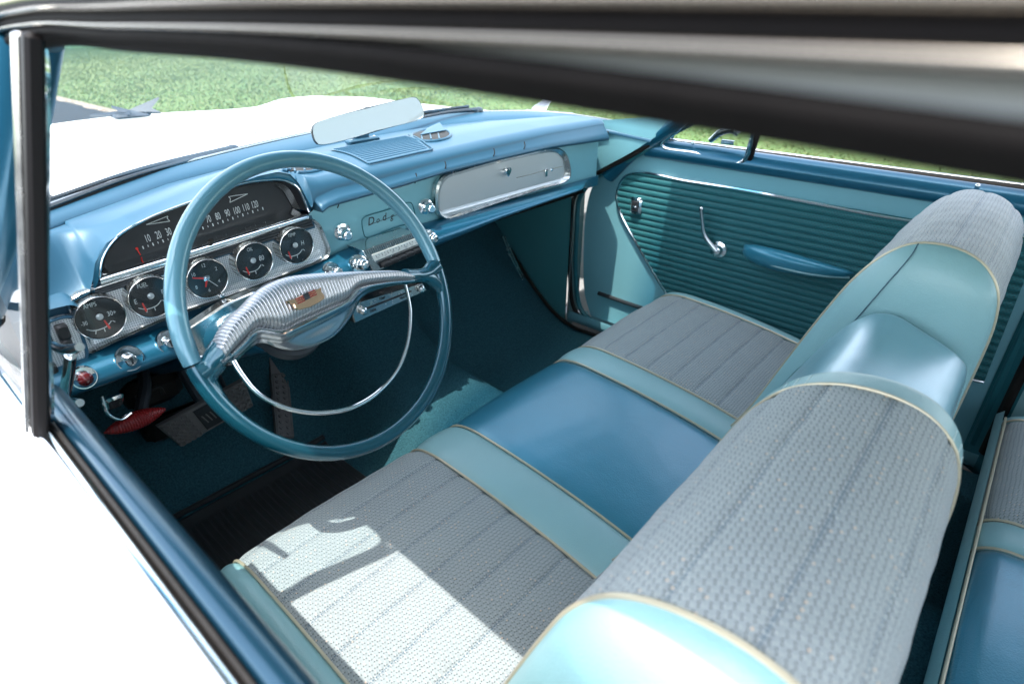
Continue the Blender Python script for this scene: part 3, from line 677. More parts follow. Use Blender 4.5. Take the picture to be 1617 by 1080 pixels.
# ---- knobs on the lower band ------------------------------------------------------------------
NR = Vector((0, -1, .15)).normalized()
def ring_knob(px, py, y, r, name, inner, lens=None):
    c = at(px, py, y=y); m = MB(); m.lathe(c+Vector((0, .008, 0)), NR, [(0, r), (.006, r), (.0085, r*.96), (.0085, r*.88), (.004, r*.84)], 40)
    m.lathe(c+Vector((0, .006, 0)), NR, [(0, r*.86), (.001, r*.85)], 30, mi=1)
    if inner == 'key':
        m.lathe(c, NR, [(-.004, r*.45), (.005, r*.44), (.007, r*.36), (.007, r*.3), (.006, r*.28)], 24, mi=0); m.box(c+NR*.0075, (XR, ZU, NR), r*.12, r*.5, .001, .1, 1)
    elif inner == 'lens':
        m.lathe(c, NR, [(-.004, r*.62), (.004, r*.58), (.007, r*.4), (.0085, r*.15)], 30, mi=2)
    elif inner == 'knob':
        m.lathe(c, NR, [(-.004, r*.5), (.006, r*.5), (.012, r*.62), (.020, r*.6), (.022, r*.5), (.0225, r*.2)], 36, mi=0, flute=(12, .06, .004, .021))
    return m.make(name, ['chrome', 'dark_metal', 'red_lens'], dash)
ring_knob(206, 568, .895, .0185, 'ignition_lock', 'key')
ring_knob(268, 541, .897, .0175, 'light_switch', 'key')
ring_knob(134, 598, .893, .0160, 'brake_warning_lamp', 'lens')
ring_knob(525, 429, .895, .0155, 'accessory_switch', 'knob')
def fluted(px, py, tipx, tipy, y, r, L_, name):
    c = at(px, py, y=y); t = at(tipx, tipy, y=y-L_); ax = (t-c); Ln = ax.length
    m = MB(); m.lathe(c, ax, [(-.006, r*1.05), (0, r*1.08), (Ln*.12, r*1.02), (Ln*.16, r*.72), (Ln*.22, r*.70), (Ln*.5, r*.78), (Ln*.55, r*.62), (Ln*.85, r*.60), (Ln*.95, r*.5), (Ln, r*.36), (Ln*1.0, r*.12)], 48, flute=(14, .05, Ln*.18, Ln*.5))
    return m.make(name, ['chrome'], dash)
fluted(540, 366, 551, 374, .934, .0155, .030, 'dash_knob')
fluted(671, 326, 683, 331, .934, .0155, .034, 'dash_knob')
fluted(566, 417, 577, 418, .888, .0165, .024, 'radio_knob')
fluted(677, 375, 688, 378, .886, .0150, .022, 'radio_knob')

# ---- maker's plate with script -----------------------------------------------------------------
YF2 = .9335
pl = [at(*p, y=YF2) for p in ((571, 345), (650, 319), (656, 348), (577, 377))]
P = [Vector(p) for p in crs([pl[0]+(pl[1]-pl[0])*.04, pl[0]+(pl[1]-pl[0])*.5, pl[1]-(pl[1]-pl[0])*.04, pl[1]+(pl[2]-pl[1])*.1, pl[2]-(pl[2]-pl[1])*.1, pl[2]+(pl[3]-pl[2])*.04, (pl[2]+pl[3])/2, pl[3]-(pl[3]-pl[2])*.04, pl[3]+(pl[0]-pl[3])*.1, pl[0]-(pl[0]-pl[3])*.1], 60, True)]
m = MB(); m.tube(P, .0011, 6, True, samples=90); nplate = m.make('script_plate', ['jamb_teal'], dash)
ux2 = (pl[1]-pl[0]).normalized(); uy2 = Vector((-ux2.z, 0, ux2.x))
txt_obj('script_lettering', [text('t', s, at(px, py, y=YF2-.0015), ux2, uy2, h, 'ink', None, sx=1.0, depth=.0006, shear=.25, bold=.012) for s, px, py, h in (('D', 585, 350, .015), ('o', 596, 348, .011), ('d', 606, 343.5, .014), ('g', 618, 342, .012), ('e', 629, 336, .011))], 'dark_metal', nplate)
m = MB(); m.tube([at(587, 354, y=YF2-.001), at(634, 337, y=YF2-.001)], .0005, 5); m.make('script_underline', ['dark_metal'], nplate)
m = MB(); m.tube([at(617, 300, y=.93), at(650, 290, y=.93)], .0012, 6); m.make('brow_badge', ['chrome'], dash)

# ---- radio ------------------------------------------------------------------------------------
YR = .886
def quad(a, b_, c, d, y): return [at(*p, y=y) for p in (a, b_, c, d)]
rq = quad((573, 396), (655, 367), (668, 397), (590, 431), YR)
def Rq(u, v, o=0): return (rq[0]*(1-u)*(1-v)+rq[1]*u*(1-v)+rq[2]*u*v+rq[3]*(1-u)*v)+Vector((0, -o, 0))
m = MB(); m.prism([p+Vector((0, .05, 0)) for p in rq], (0, -1, 0), .05, .0012); radio = m.make('radio', ['worn_chrome'], dash, smooth=False)
def patch(name, u0, u1, v0, v1, o, mat, dpt=.002):
    q = [Rq(u0, v0), Rq(u1, v0), Rq(u1, v1), Rq(u0, v1)]; m = MB(); m.prism([p+Vector((0, .001, 0)) for p in q], (0, -1, 0), o+.001, .0004); return m.make(name, [mat], radio, smooth=False)
patch('tuning_dial', .10, .96, .28, .56, .0012, 'ivory')
m = MB()
for k in range(26):
    u = .03+k*.0375; m.tube([Rq(u, .03, .0008), Rq(u, .22, .0008)], .0007, 5)
m.make('radio_ribs', ['worn_chrome'], radio)
m = MB()
for k in range(14):
    u = .16+k*.055; m.tube([Rq(u, .34, .0016), Rq(u, .40 if k % 2 else .46, .0016)], .0004, 5)
m.make('dial_marks', ['dark_metal'], radio)
uxr = (rq[1]-rq[0]).normalized(); uyr = Vector((-uxr.z, 0, uxr.x))
txt_obj('dial_numbers', [text('t', s, Rq(u, .48, .0016), uxr, uyr, .0042, 'ink', None, sx=.8) for s, u in (('55', .18), ('60', .32), ('70', .46), ('80', .58), ('100', .72), ('14', .84), ('16', .92))], 'ink_grey', radio)
m = MB()
for k in range(5):
    c = Rq(.24+k*.155, .80, .006); m.box(c, (uxr, uyr, Vector((0, -1, 0))), .0185, .0085, .012, .2)
m.make('preset_buttons', ['black_plastic'], radio)
patch('button_slot', .14, .99, .66, .93, .0006, 'dark_metal')

# ---- heater control slider under the dash --------------------------------------------------------
hq = quad((553, 482), (668, 447), (674, 458), (560, 510), .88)
m = MB(); m.prism([p+Vector((0, .03, 0)) for p in hq], (0, -1, 0), .03, .002); heat = m.make('heater_control', ['worn_chrome'], dash, smooth=False)
def Hq(u, v, o=0): return (hq[0]*(1-u)*(1-v)+hq[1]*u*(1-v)+hq[2]*u*v+hq[3]*(1-u)*v)+Vector((0, -o, 0))
m = MB(); m.prism([Hq(.10, .42, -.001), Hq(.80, .36, -.001), Hq(.80, .50, -.001), Hq(.10, .56, -.001)], (0, -1, 0), .0016, 0); m.make('slider_slot', ['dark_metal'], heat, smooth=False)
for u in (.12, .92):
    m = MB(); m.box(Hq(u, .48, .006), (XR, ZU, Vector((0, -1, 0))), .012, .014, .012, .25); m.make('slider_lever', ['chrome'], heat)
uxh = (hq[1]-hq[0]).normalized(); uyh = Vector((-uxh.z, 0, uxh.x))
txt_obj('heater_lettering', [text('t', s, Hq(u, v, .0004), uxh, uyh, .0055, 'ink', None, sx=.8, bold=.01) for s, u, v in (('DEFR', .25, .76), ('HEAT', .66, .72), ('TEMP', .40, .20))], 'dark_metal', heat)

# ---- column surround (pale plate behind the wheel) -------------------------------------------------
cq = [at(*p, y=.880) for p in ((297, 520), (352, 483), (400, 462), (440, 455), (445, 480), (380, 540), (310, 575))]
m = MB(); m.prism([p+Vector((0, .02, 0)) for p in cq], (0, -1, 0), .02, .003); m.make('column_plate', ['worn_chrome'], dash, smooth=False)

# ---- glove box ---------------------------------------------------------------------------------
S7 = 1617/260.
def z7(L_): return zp(L_, 680, 220, S7)
go = z7([(60, 700), (48, 560), (70, 430), (140, 350), (300, 295), (600, 208), (1000, 108), (1170, 80), (1270, 92), (1340, 150), (1378, 280), (1376, 370), (1330, 420), (1100, 490), (700, 618), (300, 755), (190, 788), (110, 775)])
gi = z7([(95, 690), (90, 560), (110, 460), (170, 385), (300, 340), (600, 252), (1000, 160), (1180, 130), (1250, 140), (1300, 190), (1318, 280), (1318, 350), (1270, 400), (1100, 452), (700, 575), (300, 712), (200, 745), (130, 735)])
O = [Vector(p) for p in crs([at(*p, y=.926) for p in go], 120, True)]; I = [Vector(p) for p in crs([at(*p, y=.931) for p in gi], 120, True)]
Om = [o*.7+i*.3+Vector((0, -.004, 0)) for o, i in zip(O, I)]
cen = sum(I, Vector())/120+Vector((0, 0, 0))
V = [o+Vector((0, .012, 0)) for o in O]+O+Om+I+[i+Vector((0, .003, 0)) for i in I]+[cen+Vector((0, .003, 0))]
gb = link('glove_box_door', V, grid_faces(5, 120, True)+[(480+i, 480+(i+1) % 120, 600) for i in range(120)], ['worn_chrome', 'brushed'], dash, None, [0]*480+[1]*120, smooth=False)
lo = z7([(110, 700), (700, 545), (1290, 385)]); lo2 = z7([(120, 770), (700, 600), (1320, 412)])
loft('glove_box_lip', [[at(*p, y=.9325) for p in lo], [at(px*.5+qx*.5, py*.5+qy*.5, y=.929) for (px, py), (qx, qy) in zip(lo, lo2)], [at(*p, y=.929) for p in lo2]], 'brushed', gb, nu=30, nv=8)
c = at(*z7([(740, 320)])[0], y=.930)
m = MB(); m.lathe(c+Vector((0, .008, 0)), (0, -1, 0), [(0, .0115), (.002, .0115), (.003, .009), (.006, .0085), (.010, .0085), (.011, .007)], 32)
hp = [c+Vector((a*.0105, -.004, b_*.0105)) for a, b_ in ((0, .55), (.35, .95), (.8, .9), (1.0, .4), (.75, -.2), (0, -1), (-.75, -.2), (-1, .4), (-.8, .9), (-.35, .95))]
m.prism(hp, (0, -1, 0), .006, .002); m.make('glove_box_knob', ['chrome'], gb)
c = at(*z7([(1135, 330)])[0], y=.932)
m = MB(); m.box(c, (XR, ZU, Vector((0, -1, 0))), .009, .020, .003, .3); q = at(*z7([(1165, 298)])[0], y=.926); m.lathe(q, (.3, -1, 0), [(-.004, .003), (.004, .003), (.006, .0045), (.009, .004), (.010, .001)], 16); m.make('glove_box_latch', ['chrome'], gb)
m = MB(); m.tube([at(*p, y=.9345) for p in z7([(840, 380), (950, 355), (1120, 308), (1290, 268)])], .0009, 6); m.make('gold_line', ['gold'], gb)

# ---- things on the pad top -----------------------------------------------------------------------
def onpad(x, y, o=0.0): return Vector((x, y, ztop(x, y)+o))
# speaker grille
gq = [onpad(.71, 1.165, 0), onpad(.955, 1.175), onpad(.868, .972), onpad(.700, .925)]
gc = [at(*p, z=1.050) for p in ((520, 236), (642, 213), (692, 240), (606, 268))]
def pad_px(px, py, o=0.):
    z = 1.045
    for _ in range(8):
        q = at(px, py, z=z); q.y = max(.955, min(q.y, Ay(q.x)-.006)); z = .5*z+.5*ztop(q.x, q.y)
    return onpad(q.x, q.y, o)
gc = [pad_px(*p) for p in ((520, 238), (642, 216), (690, 240), (606, 266))]
def Gp(u, v, o):
    q = gc[0]*(1-u)*(1-v)+gc[1]*u*(1-v)+gc[2]*u*v+gc[3]*(1-u)*v; return onpad(q.x, q.y, o)
V = [Gp(i/30, j/20, .0026) for j in range(21) for i in range(31)]
spk = link('speaker_grille', V, grid_faces(21, 31), 'dash_paint', dash)
m = MB()
for k in range(1, 15):
    v = k/15; m.tube([Gp(u, v, .0028) for u in np.linspace(.03, .97, 12)], .0012, 6, samples=24)
m.make('grille_ribs', ['dash_paint'], spk)
m = MB(); m.tube([Gp(u, 1.03, .003) for u in np.linspace(0, 1.02, 6)]+[Gp(1.03, v, .003) for v in (.8, .5, .2, 0)], .002, 6, samples=40); m.make('grille_edge', ['dash_paint'], spk)
def vent_(cx, cy, rx, ry, tilt, name, flap):
    def E(a, k=1., o=0.):
        u = rx*k*math.cos(a); v = ry*k*math.sin(a); return pad_px(cx+u, cy+v-tilt*u, o)
    A_ = np.linspace(0, 2*math.pi, 36, endpoint=False)
    m = MB(); m.tube([E(a, 1., .0015) for a in A_], .0032, 8, True, samples=60); vv = m.make(name, ['dash_paint'], dash)
    V = sum([[E(a, k, .0022) for a in A_] for k in (.92, .6, .3, .02)], []); m = MB(); m.add(V, grid_faces(4, 36, True)); m.make('vent_opening', ['gasket'], vv)
    for k in (-.45, 0, .42):
        a = pad_px(cx+rx*k, cy+ry*.80-tilt*rx*k, .003); b_ = pad_px(cx+rx*(k-.06), cy-ry*.15-tilt*rx*k, .003)
        m = MB(); m.tube([a, b_], [.0022, .0012], 6); m.make('vent_vane', ['dash_paint'], vv)
    if flap:
        p0, p1, p2, p3 = pad_px(cx-rx*.55, cy+ry*.15, .003), pad_px(cx+rx*.75, cy-ry*.55, .004), pad_px(cx+rx*.45, cy-ry*1.0, .004)+Vector((0, 0, .012)), pad_px(cx-rx*.1, cy-ry*.6, .004)+Vector((0, 0, .006))
        m = MB(); m.prism([p0, p1, p2, p3], (p1-p0).cross(p3-p0), .002, 0); m.make('vent_flap', ['dash_paint'], vv, smooth=False)
vent_(681, 215, 31, 9.5, .05, 'defroster_vent', True)
vent_(482, 266, 34, 8, .08, 'defroster_vent', False)
# mirror: bracket on the pad, glass facing back
mb = pad_px(573, 224, .0)
m = MB()
m.box(mb+Vector((0, 0, .004)), (Vector((1, 0, 0)), YF, ZU), .085, .022, .010, .3)
m.box(mb+Vector((0, .004, .020)), (XR, YF, ZU), .040, .012, .034, .3)
m.tube([mb+Vector((-.02, .004, .02)), mb+Vector((0, .008, .045)), mb+Vector((.0, .012, .06))], [.009, .007, .006], 12)
m.lathe(mb+Vector((-.030, -.004, .008)), (0, -.3, 1), [(0, .0035), (.003, .003), (.0035, .001)], 14, mi=1)
m.lathe(mb+Vector((.030, -.004, .008)), (0, -.3, 1), [(0, .0035), (.003, .003), (.0035, .001)], 14, mi=1)
mir = m.make('mirror_bracket', ['dash_paint', 'chrome'], 'car')
YM = 1.165
mo = [(492, 205), (496, 196), (510, 190), (580, 170), (640, 156), (656, 154), (663, 160), (669, 175), (670, 184), (660, 190), (620, 201), (560, 218), (510, 229), (500, 228), (495, 220)]
nM = Vector((-.10, -1, .20)).normalized(); pM = at(580, 190, y=YM)
P = [Vector(p) for p in crs([on_plane(px, py, pM, nM) for px, py in mo], 80, True)]; cen = sum(P, Vector())/80
V = [p-nM*.004 for p in P]+[p for p in P]+[p+(cen-p).normalized()*.0025+nM*.001 for p in P]
V2 = [p+(cen-p)*.5 - nM*.016 for p in P]
m = MB(); m.add(V, grid_faces(3, 80, True)); m.add([p-nM*.004 for p in P]+[p+(cen-p)*.25-nM*.012 for p in P]+V2+[cen-nM*.02], grid_faces(3, 80, True)+[(160+i, 160+(i+1) % 80, 240) for i in range(80)])
rv = m.make('rear_view_mirror', ['smoked_chrome'], 'car')
m = MB(); m.add([p+(cen-p).normalized()*.0024+nM*.0012 for p in P]+[cen+nM*.0012], [(i, (i+1) % 80, 80) for i in range(80)]); m.make('mirror_glass', ['mirror'], rv, smooth=False)

# ---- cowl vent, wipers, washer nozzle, ornament, door mirror ------------------------------------
def W_at(x, off, z): 
    return Vector((x, float(np.interp(x, [p[0] for p in Wpts[1:11]], [p[1] for p in Wpts[1:11]]))+off, z))
loft('cowl_vent', [[W_at(x, o, zz) for x in np.linspace(.10, 1.52, 30)] for o, zz in ((.008, 1.020), (.03, 1.014), (.06, 1.006), (.09, .998))], 'white_paint', nu=60, nv=6)
m = MB()
for x in np.linspace(.14, .46, 34):
    m.tube([W_at(x, .014, 1.0195), W_at(x+.006, .045, 1.0105)], .0018, 5)
m.make('cowl_slats', ['smoked_chrome'])
def wiper(pts, bl, name='windscreen_wiper'):
    m = MB(); m.tube(pts, [.0065, .004, .0028], 8, samples=20); m.lathe(pts[0]-Vector((0, 0, .006)), (0, -.2, 1), [(-.01, .013), (.004, .013), (.010, .010), (.012, .005)], 24)
    m.tube(bl, .0035, 8, samples=16); m.tube([b_-Vector((0, 0, .005)) for b_ in bl], .0028, 6, mi=1, samples=16); return m.make(name, ['smoked_chrome', 'gasket'])
wiper([at(368, 234, z=1.045), at(220, 268, z=1.055), at(78, 315, z=1.052)], [at(322, 246, z=1.048), at(200, 281, z=1.050), at(60, 333, z=1.046)])
wiper([at(756, 173, z=1.052), at(705, 178, z=1.056), at(640, 192, z=1.052)], [at(740, 168, z=1.06), at(650, 180, z=1.06), at(560, 196, z=1.055)])
m = MB(); c = at(405, 207, z=.995); m.box(c, (Vector((.9, .4, 0)).normalized(), Vector((-.4, .9, 0)).normalized(), ZU), .034, .018, .012, .35); m.make('washer_nozzle', ['worn_chrome'])
# hood ornament: two swept delta fins on a stem
hz = .985; oc = Vector((.78, 2.50, hz))
def fin(pts, th): 
    m = MB(); Pp = [at(px, py, y=2.50) for px, py in pts]; m.prism([p+Vector((0, th, 0)) for p in Pp], (0, -1, 0), th*2, .002); return m
m = MB()
def fin3(a, b_, c, d=None, th=.008):
    q = [Vector(p) for p in (a, b_, c)]+([Vector(d)] if d else []); n_ = (q[1]-q[0]).cross(q[2]-q[0]).normalized(); m.prism([p-n_*th/2 for p in q], n_, th, .002)
o_ = oc
fin3(o_+Vector((-0.0992, 0.0620, 0.0034)), o_+Vector((0.0124, 0.0124, 0.0146)), o_+Vector((0.0000, -0.0372, 0.0034)), o_+Vector((-0.0186, 0.0000, 0.0010)))
fin3(o_+Vector((-0.0310, 0.0372, 0.0301)), o_+Vector((0.0186, -0.0124, 0.0121)), o_+Vector((0.0465, -0.0620, 0.0034)), o_+Vector((0.0000, 0.0000, 0.0034)))
fin3(o_+Vector((0.0000, 0.0186, 0.0084)), o_+Vector((0.1240, 0.0124, 0.0487)), o_+Vector((0.0806, -0.0062, 0.0177)), o_+Vector((0.0992, -0.0372, 0.0034)), th=.010)
m.box(o_+Vector((0.0124, 0.0000, -0.0003)), (XR, YF, ZU), .12, .05, .014, .4)
m.make('hood_ornament', ['smoked_chrome'])
# round headed door mirror on the right wing
YW = 1.32
m = MB(); f0, f1 = at(838, 178, y=YW), at(898, 181, y=YW); ft = (f0+f1)/2
m.box(ft+Vector((0, 0, .002)), ((f1-f0).normalized(), YF, ZU), (f1-f0).length, .06, .012, .4)
m.tube([at(850, 178, y=YW), at(860, 166, y=YW), at(872, 150, y=YW), at(884, 138, y=YW-.01)], [.026, .017, .013, .013], 16, samples=20)
hd = at(905, 132, y=YW-.04); m.lathe(hd, (-.15, -1, .1), [(-.05, .012), (-.035, .042), (-.01, .058), (0, .060), (.003, .056)], 40); m.lathe(hd, (-.15, -1, .1), [(.0015, .054), (.0028, .054)], 40, mi=1)
m.make('wing_mirror', ['chrome', 'smoked_chrome'])

# ================================================================== STEERING WHEEL
R_ = .213; t_, yw_ = .4395, .0906
wc_ = Vector((.3959, .6683, .9400)); wn = Vector((math.sin(yw_)*math.cos(t_), -math.cos(t_)*math.cos(yw_), math.sin(t_)))
wu = ZU.cross(wn).normalized(); wv = wn.cross(wu)
def wp(a, r=.2005, o=0): return wc_+wu*(r*math.cos(a))+wv*(r*math.sin(a))+wn*o
def wpx(px, py, o=0): return on_plane(px, py, wc_+wn*o, wn)
def rim(a0, a1, r, mat, name, parent, n=80):
    m = MB(); V = []; k = 18
    for i in range(n):
        a = a0+(a1-a0)*i/(n-1); e = 1-.06*(1-min(1, min(i, n-1-i)/2))
        for j in range(k):
            b_ = 2*math.pi*j/k; V.append(wp(a, .2000+r*e*math.cos(b_), r*e*math.sin(b_)))
    m.add(V, grid_faces(n, k, True)+[tuple(range(k))[::-1], tuple((n-1)*k+j for j in range(k))]); return m.make(name, [mat], parent)
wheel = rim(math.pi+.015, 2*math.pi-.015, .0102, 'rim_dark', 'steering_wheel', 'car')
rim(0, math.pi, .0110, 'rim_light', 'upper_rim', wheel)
# spokes
tl = [(339, 548), (350, 523), (367, 500), (387, 482), (403, 465), (423, 450), (450, 438.5), (492, 432.5), (533, 430), (573, 428.5), (623, 428), (637, 432), (646, 438)]
bl_ = [(352, 570), (367, 553), (387, 532), (399, 519), (410, 515), (427, 517), (447, 519.5), (467, 510), (517, 487), (547, 472), (561, 455), (607, 446), (647, 443)]
m = MB()
m.tube([wp(math.pi+.06, .197), wpx(331, 577, .004), wpx(343, 562, .008), wpx(352, 552, .010)], [.0135, .012, .014, .016], 16, samples=20)
m.tube([wp(math.pi+.28, .198), wpx(328, 597, .0), wpx(343, 572, .006)], [.008, .010, .012], 12, samples=16)
m.make('spoke', ['rim_dark'], wheel)
m = MB()
m.tube([wp(-.03, .197), wpx(672, 433, .004), wpx(652, 436, .008), wpx(640, 437, .010)], [.0140, .011, .010, .012], 16, samples=20)
m.tube([wp(-.25, .199), wpx(690, 450, .0), wpx(676, 438, .004), wpx(664, 437, .006)], [.008, .010, .010, .009], 12, samples=16)
m.make('spoke', ['rim_dark'], wheel)
nu_, nv_ = 200, 22
T = crs([wpx(*p, .018) for p in tl], nu_); B_ = crs([wpx(*p, .016) for p in bl_], nu_); rows = []
# width-wise arch, length-wise ribs
wnn = np.array(wn)
sT = np.linspace(0, 1, nu_)
for k in range(nv_):
    v = k/(nv_-1); arch = .014*(1-(2*v-1)**4) ; row = T*(1-v)+B_*v
    rib = 0*sT*(1 if 0 < v < 1 else 0)
    rows.append([tuple(p) for p in (row+wnn[None]*(arch+rib)[:, None])])
rows.insert(0, [tuple(p) for p in (T-wnn[None]*.016)])
hb = loft('horn_bar', rows, 'silver_rib', wheel, resample=False, uv=True)
# chrome lip and keel below the ribbed plate
l2 = [(347, 575), (362, 573), (384, 556), (399, 541), (411, 534), (428, 536), (449, 538), (470, 528), (520, 503), (552, 484), (573, 462), (610, 449), (663, 443)]
l3 = [(351, 578), (366, 577), (392, 553), (408, 543), (420, 543), (436, 549), (458, 553), (482, 550), (527, 530), (554, 500), (574, 468), (612, 453), (663, 446)]
loft('horn_bar_lip', [[wpx(*p, .016) for p in bl_], [wpx(*p, .019) for p in [(a[0]*.7+b_[0]*.3, a[1]*.7+b_[1]*.3) for a, b_ in zip(bl_, l2)]], [wpx(*p, .012) for p in l2], [wpx(a[0], a[1], .004) for a in l2], [wpx(*p, -.004) for p in l3], [wpx(a[0]-2, a[1]-2, -.030) for a in l3]], 'horn_chrome', hb, nu=120, nv=30)
m = MB(); m.tube([wpx(px, py, .0215) for px, py in [(a[0]*.55+b_[0]*.45, a[1]*.55+b_[1]*.45) for a, b_ in zip(bl_, l2)]], .0016, 6, samples=80); m.make('lip_bead', ['chrome'], hb)
# emblem
S4 = 6.0
em = [wpx(300+a/S4, 400+b_/S4, .0335) for a, b_ in ((898, 458), (985, 435), (1030, 405), (1120, 372), (1180, 352), (1232, 328), (1236, 370), (1262, 400), (1266, 432), (1215, 470), (1130, 515), (1010, 545), (985, 525), (968, 490), (930, 480))]
m = MB(); m.prism(em, wn, .004, .0012); emb = m.make('emblem', ['gold'], hb, smooth=False)
# (emblem details sit on it)
def epx(a, b_): return wpx(300+a/S4, 400+b_/S4, .0382)
m = MB()
for (a, b_) in ((1050, 440), (1160, 382)):
    c = epx(a, b_)
    for k in range(3): m.box(c+wv*(.0028*(k-1)), ((epx(1200, 380)-epx(1040, 450)).normalized(), wn, wv), .011, .0006, .0014, .1)
emr = m.make('emblem_bars', ['red'], hb)
c = epx(1104, 408); m = MB(); m.box(c, ((epx(1200, 380)-epx(1040, 450)).normalized(), wv, wn), .008, .008, .0016, .1); m.make('emblem_centre', ['dark_metal'], hb)
# horn ring
hr = [(366, 566), (382, 592), (408, 622), (452, 644), (505, 652), (552, 645), (596, 620), (630, 580), (645, 535), (648, 490), (640, 450)]
m = MB(); m.tube([wpx(*p, .004) for p in hr], .0024, 10, samples=120, flat=1.2); m.make('horn_ring', ['chrome'], wheel)
# hub and column
m = MB(); hub = wpx(470, 500, -.01)
m.lathe(hub-wn*.10, wn, [(0, .032), (.03, .034), (.05, .045), (.075, .055), (.085, .05)], 40); m.make('wheel_hub', ['dark_metal'], wheel)
m = MB(); m.tube([hub-wn*.09, hub-wn*.25, hub-wn*.6], [.036, .034, .030], 24); m.make('steering_column', ['blue_metallic'])
m = MB(); m.tube([wpx(345, 561, -.05), wpx(318, 566, -.045), wpx(300, 572, -.04)], [.0030, .0034, .0048], 10, samples=14); m.tube([hub-wn*.10, wpx(345, 561, -.05)], .003, 8); m.make('turn_signal_lever', ['chrome'])
# ================================================================== FLOOR, PEDALS
def floor_z(x, y):
    z = .37
    z += .44*sm(1.0, 1.62, y)
    z += .16*math.exp(-((x-.80)/.17)**4)*(.75+.25*sm(.7, 1.2, y))
    return z
V = []; fx_ = np.linspace(.07, 1.50, 140); fyy = np.linspace(-.75, 1.60, 160)
for y in fyy:
    for x in fx_: V.append((x, y, floor_z(x, y)))
loft('door_sill', [[(1.50, y, z) for y in np.linspace(-.1, 1.06, 8)] for z in (.42, .385)]+[[(1.60, y, .385) for y in np.linspace(-.1, 1.06, 8)]], 'light_paint', nu=10, nv=8)
loft('door_jamb', [[(1.485, 1.045, z) for z in (.34, .6, .97)], [(1.52, 1.075, z) for z in (.34, .6, .97)], [(1.60, 1.085, z) for z in (.34, .6, .97)]], 'jamb_teal', nu=10, nv=8)
carpet = link('carpet', V, grid_faces(160, 140), 'carpet')
m = MB(); m.add([Vector(p) for p in ((.05, 1.58, .3), (1.52, 1.58, .3), (1.52, 1.30, .945), (.05, 1.30, .945))], [(0, 1, 2, 3)]); m.make('firewall', ['gasket'], smooth=False)
loft('under_dash', [[(x, .99, .84) for x in (.06, .8, 1.46)], [(x, 1.15, .90) for x in (.06, .8, 1.46)], [(x, 1.32, .94) for x in (.06, .8, 1.46)]], 'gasket', nu=8, nv=8)
loft('kick_panel', [[(1.49, 1.06, z) for z in (.36, .6, .90)], [(1.49, 1.3, z) for z in (.36, .6, .90)], [(1.49, 1.58, z) for z in (.36, .6, .90)]], 'vinyl_teal', nu=8, nv=8)
loft('kick_panel', [[(.075, .90, z) for z in (.36, .6, .90)], [(.075, 1.2, z) for z in (.36, .6, .90)], [(.075, 1.58, z) for z in (.36, .6, .90)]], 'vinyl_teal', nu=8, nv=8)
m = MB(); m.tube([at(793, 373, y=1.25), at(806, 405, y=1.24), at(832, 456, y=1.22)], .0035, 8); m.tube([at(797, 373, y=1.25), at(810, 405, y=1.24), at(836, 456, y=1.22)], .0035, 8); m.make('heater_pipes', ['worn_chrome'])
m = MB(); m.tube([Vector((1.475, y, floor_z(1.47, y)+.01)) for y in np.linspace(.80, 1.30, 8)], .006, 8); m.make('carpet_binding', ['gasket'], carpet)
# rubber mat in front of the driver's seat: a loose thing of its own
mm = []
for j in range(60):
    for i in range(140):
        u = i/139; v = j/59; x = .10+u*.46; y = .70+.38*v; zz = floor_z(x, y)+.012+(.0022 if (i % 4) < 2 and 3 < i < 136 and 3 < j < 55 else 0)-.004*(i in (0, 139) or j in (0, 59))
        mm.append((x, y, zz))
mat = link('rubber_floor_mat', mm, grid_faces(60, 140), 'rubber', None, smooth=False); mat['label'] = 'black ribbed rubber mat lying on the floor in front of the driver seat'; mat['category'] = 'floor mat'
m = MB(); m.tube([Vector((x, 1.085, floor_z(x, 1.085)+.015)) for x in np.linspace(.10, .56, 8)], .006, 8); mo_ = m.make('mat_edge', ['rubber'], mat)
# brake pedal
bq = [at(*p, y=1.05) for p in ((249, 675), (386, 600), (401, 640), (286, 706))]
bn = (bq[1]-bq[0]).cross(bq[3]-bq[0]).normalized(); bn = bn if bn.y < 0 else -bn
def Bq(u, v, o=0): return bq[0]*(1-u)*(1-v)+bq[1]*u*(1-v)+bq[2]*u*v+bq[3]*(1-u)*v+bn*o
m = MB(); m.prism([p-bn*.012 for p in bq], bn, .012, .003); brake = m.make('brake_pedal', ['pedal_rubber'], smooth=False)
bu = (bq[1]-bq[0]).normalized(); bv = bn.cross(bu)
for side in (0, 1):
    m = MB()
    for i in range(4):
        for j in range(5):
            u = (.05+i*.068) if side == 0 else (.74+i*.068); c = Bq(u, .12+j*.19, .003)
            m.tube([c+bu*.0035+bv*.0035, c+bu*.0035-bv*.0035, c-bu*.0035-bv*.0035, c-bu*.0035+bv*.0035], .0018, 6, True, samples=16)
    m.make('pedal_treads', ['pedal_rubber'], brake)
m = MB(); m.prism([Bq(.36, .1), Bq(.66, .1), Bq(.66, .9), Bq(.36, .9)], bn, .004, .002)
m.make('pedal_pad', ['rubber'], brake, smooth=False)
m = MB()
for k in range(5): m.tube([Bq(.40+k*.05, .35, .005), Bq(.42+k*.05, .65, .005)], .0014, 5)
m.make('pad_lettering', ['pedal_rubber'], brake)
m = MB(); m.tube([Bq(.5, .5, -.012), Bq(.5, .2, -.05)+Vector((0, .05, .08)), Vector((.33, 1.25, .85))], [.012, .010, .010], 10, samples=16); m.make('pedal_arm', ['dark_metal'], brake)
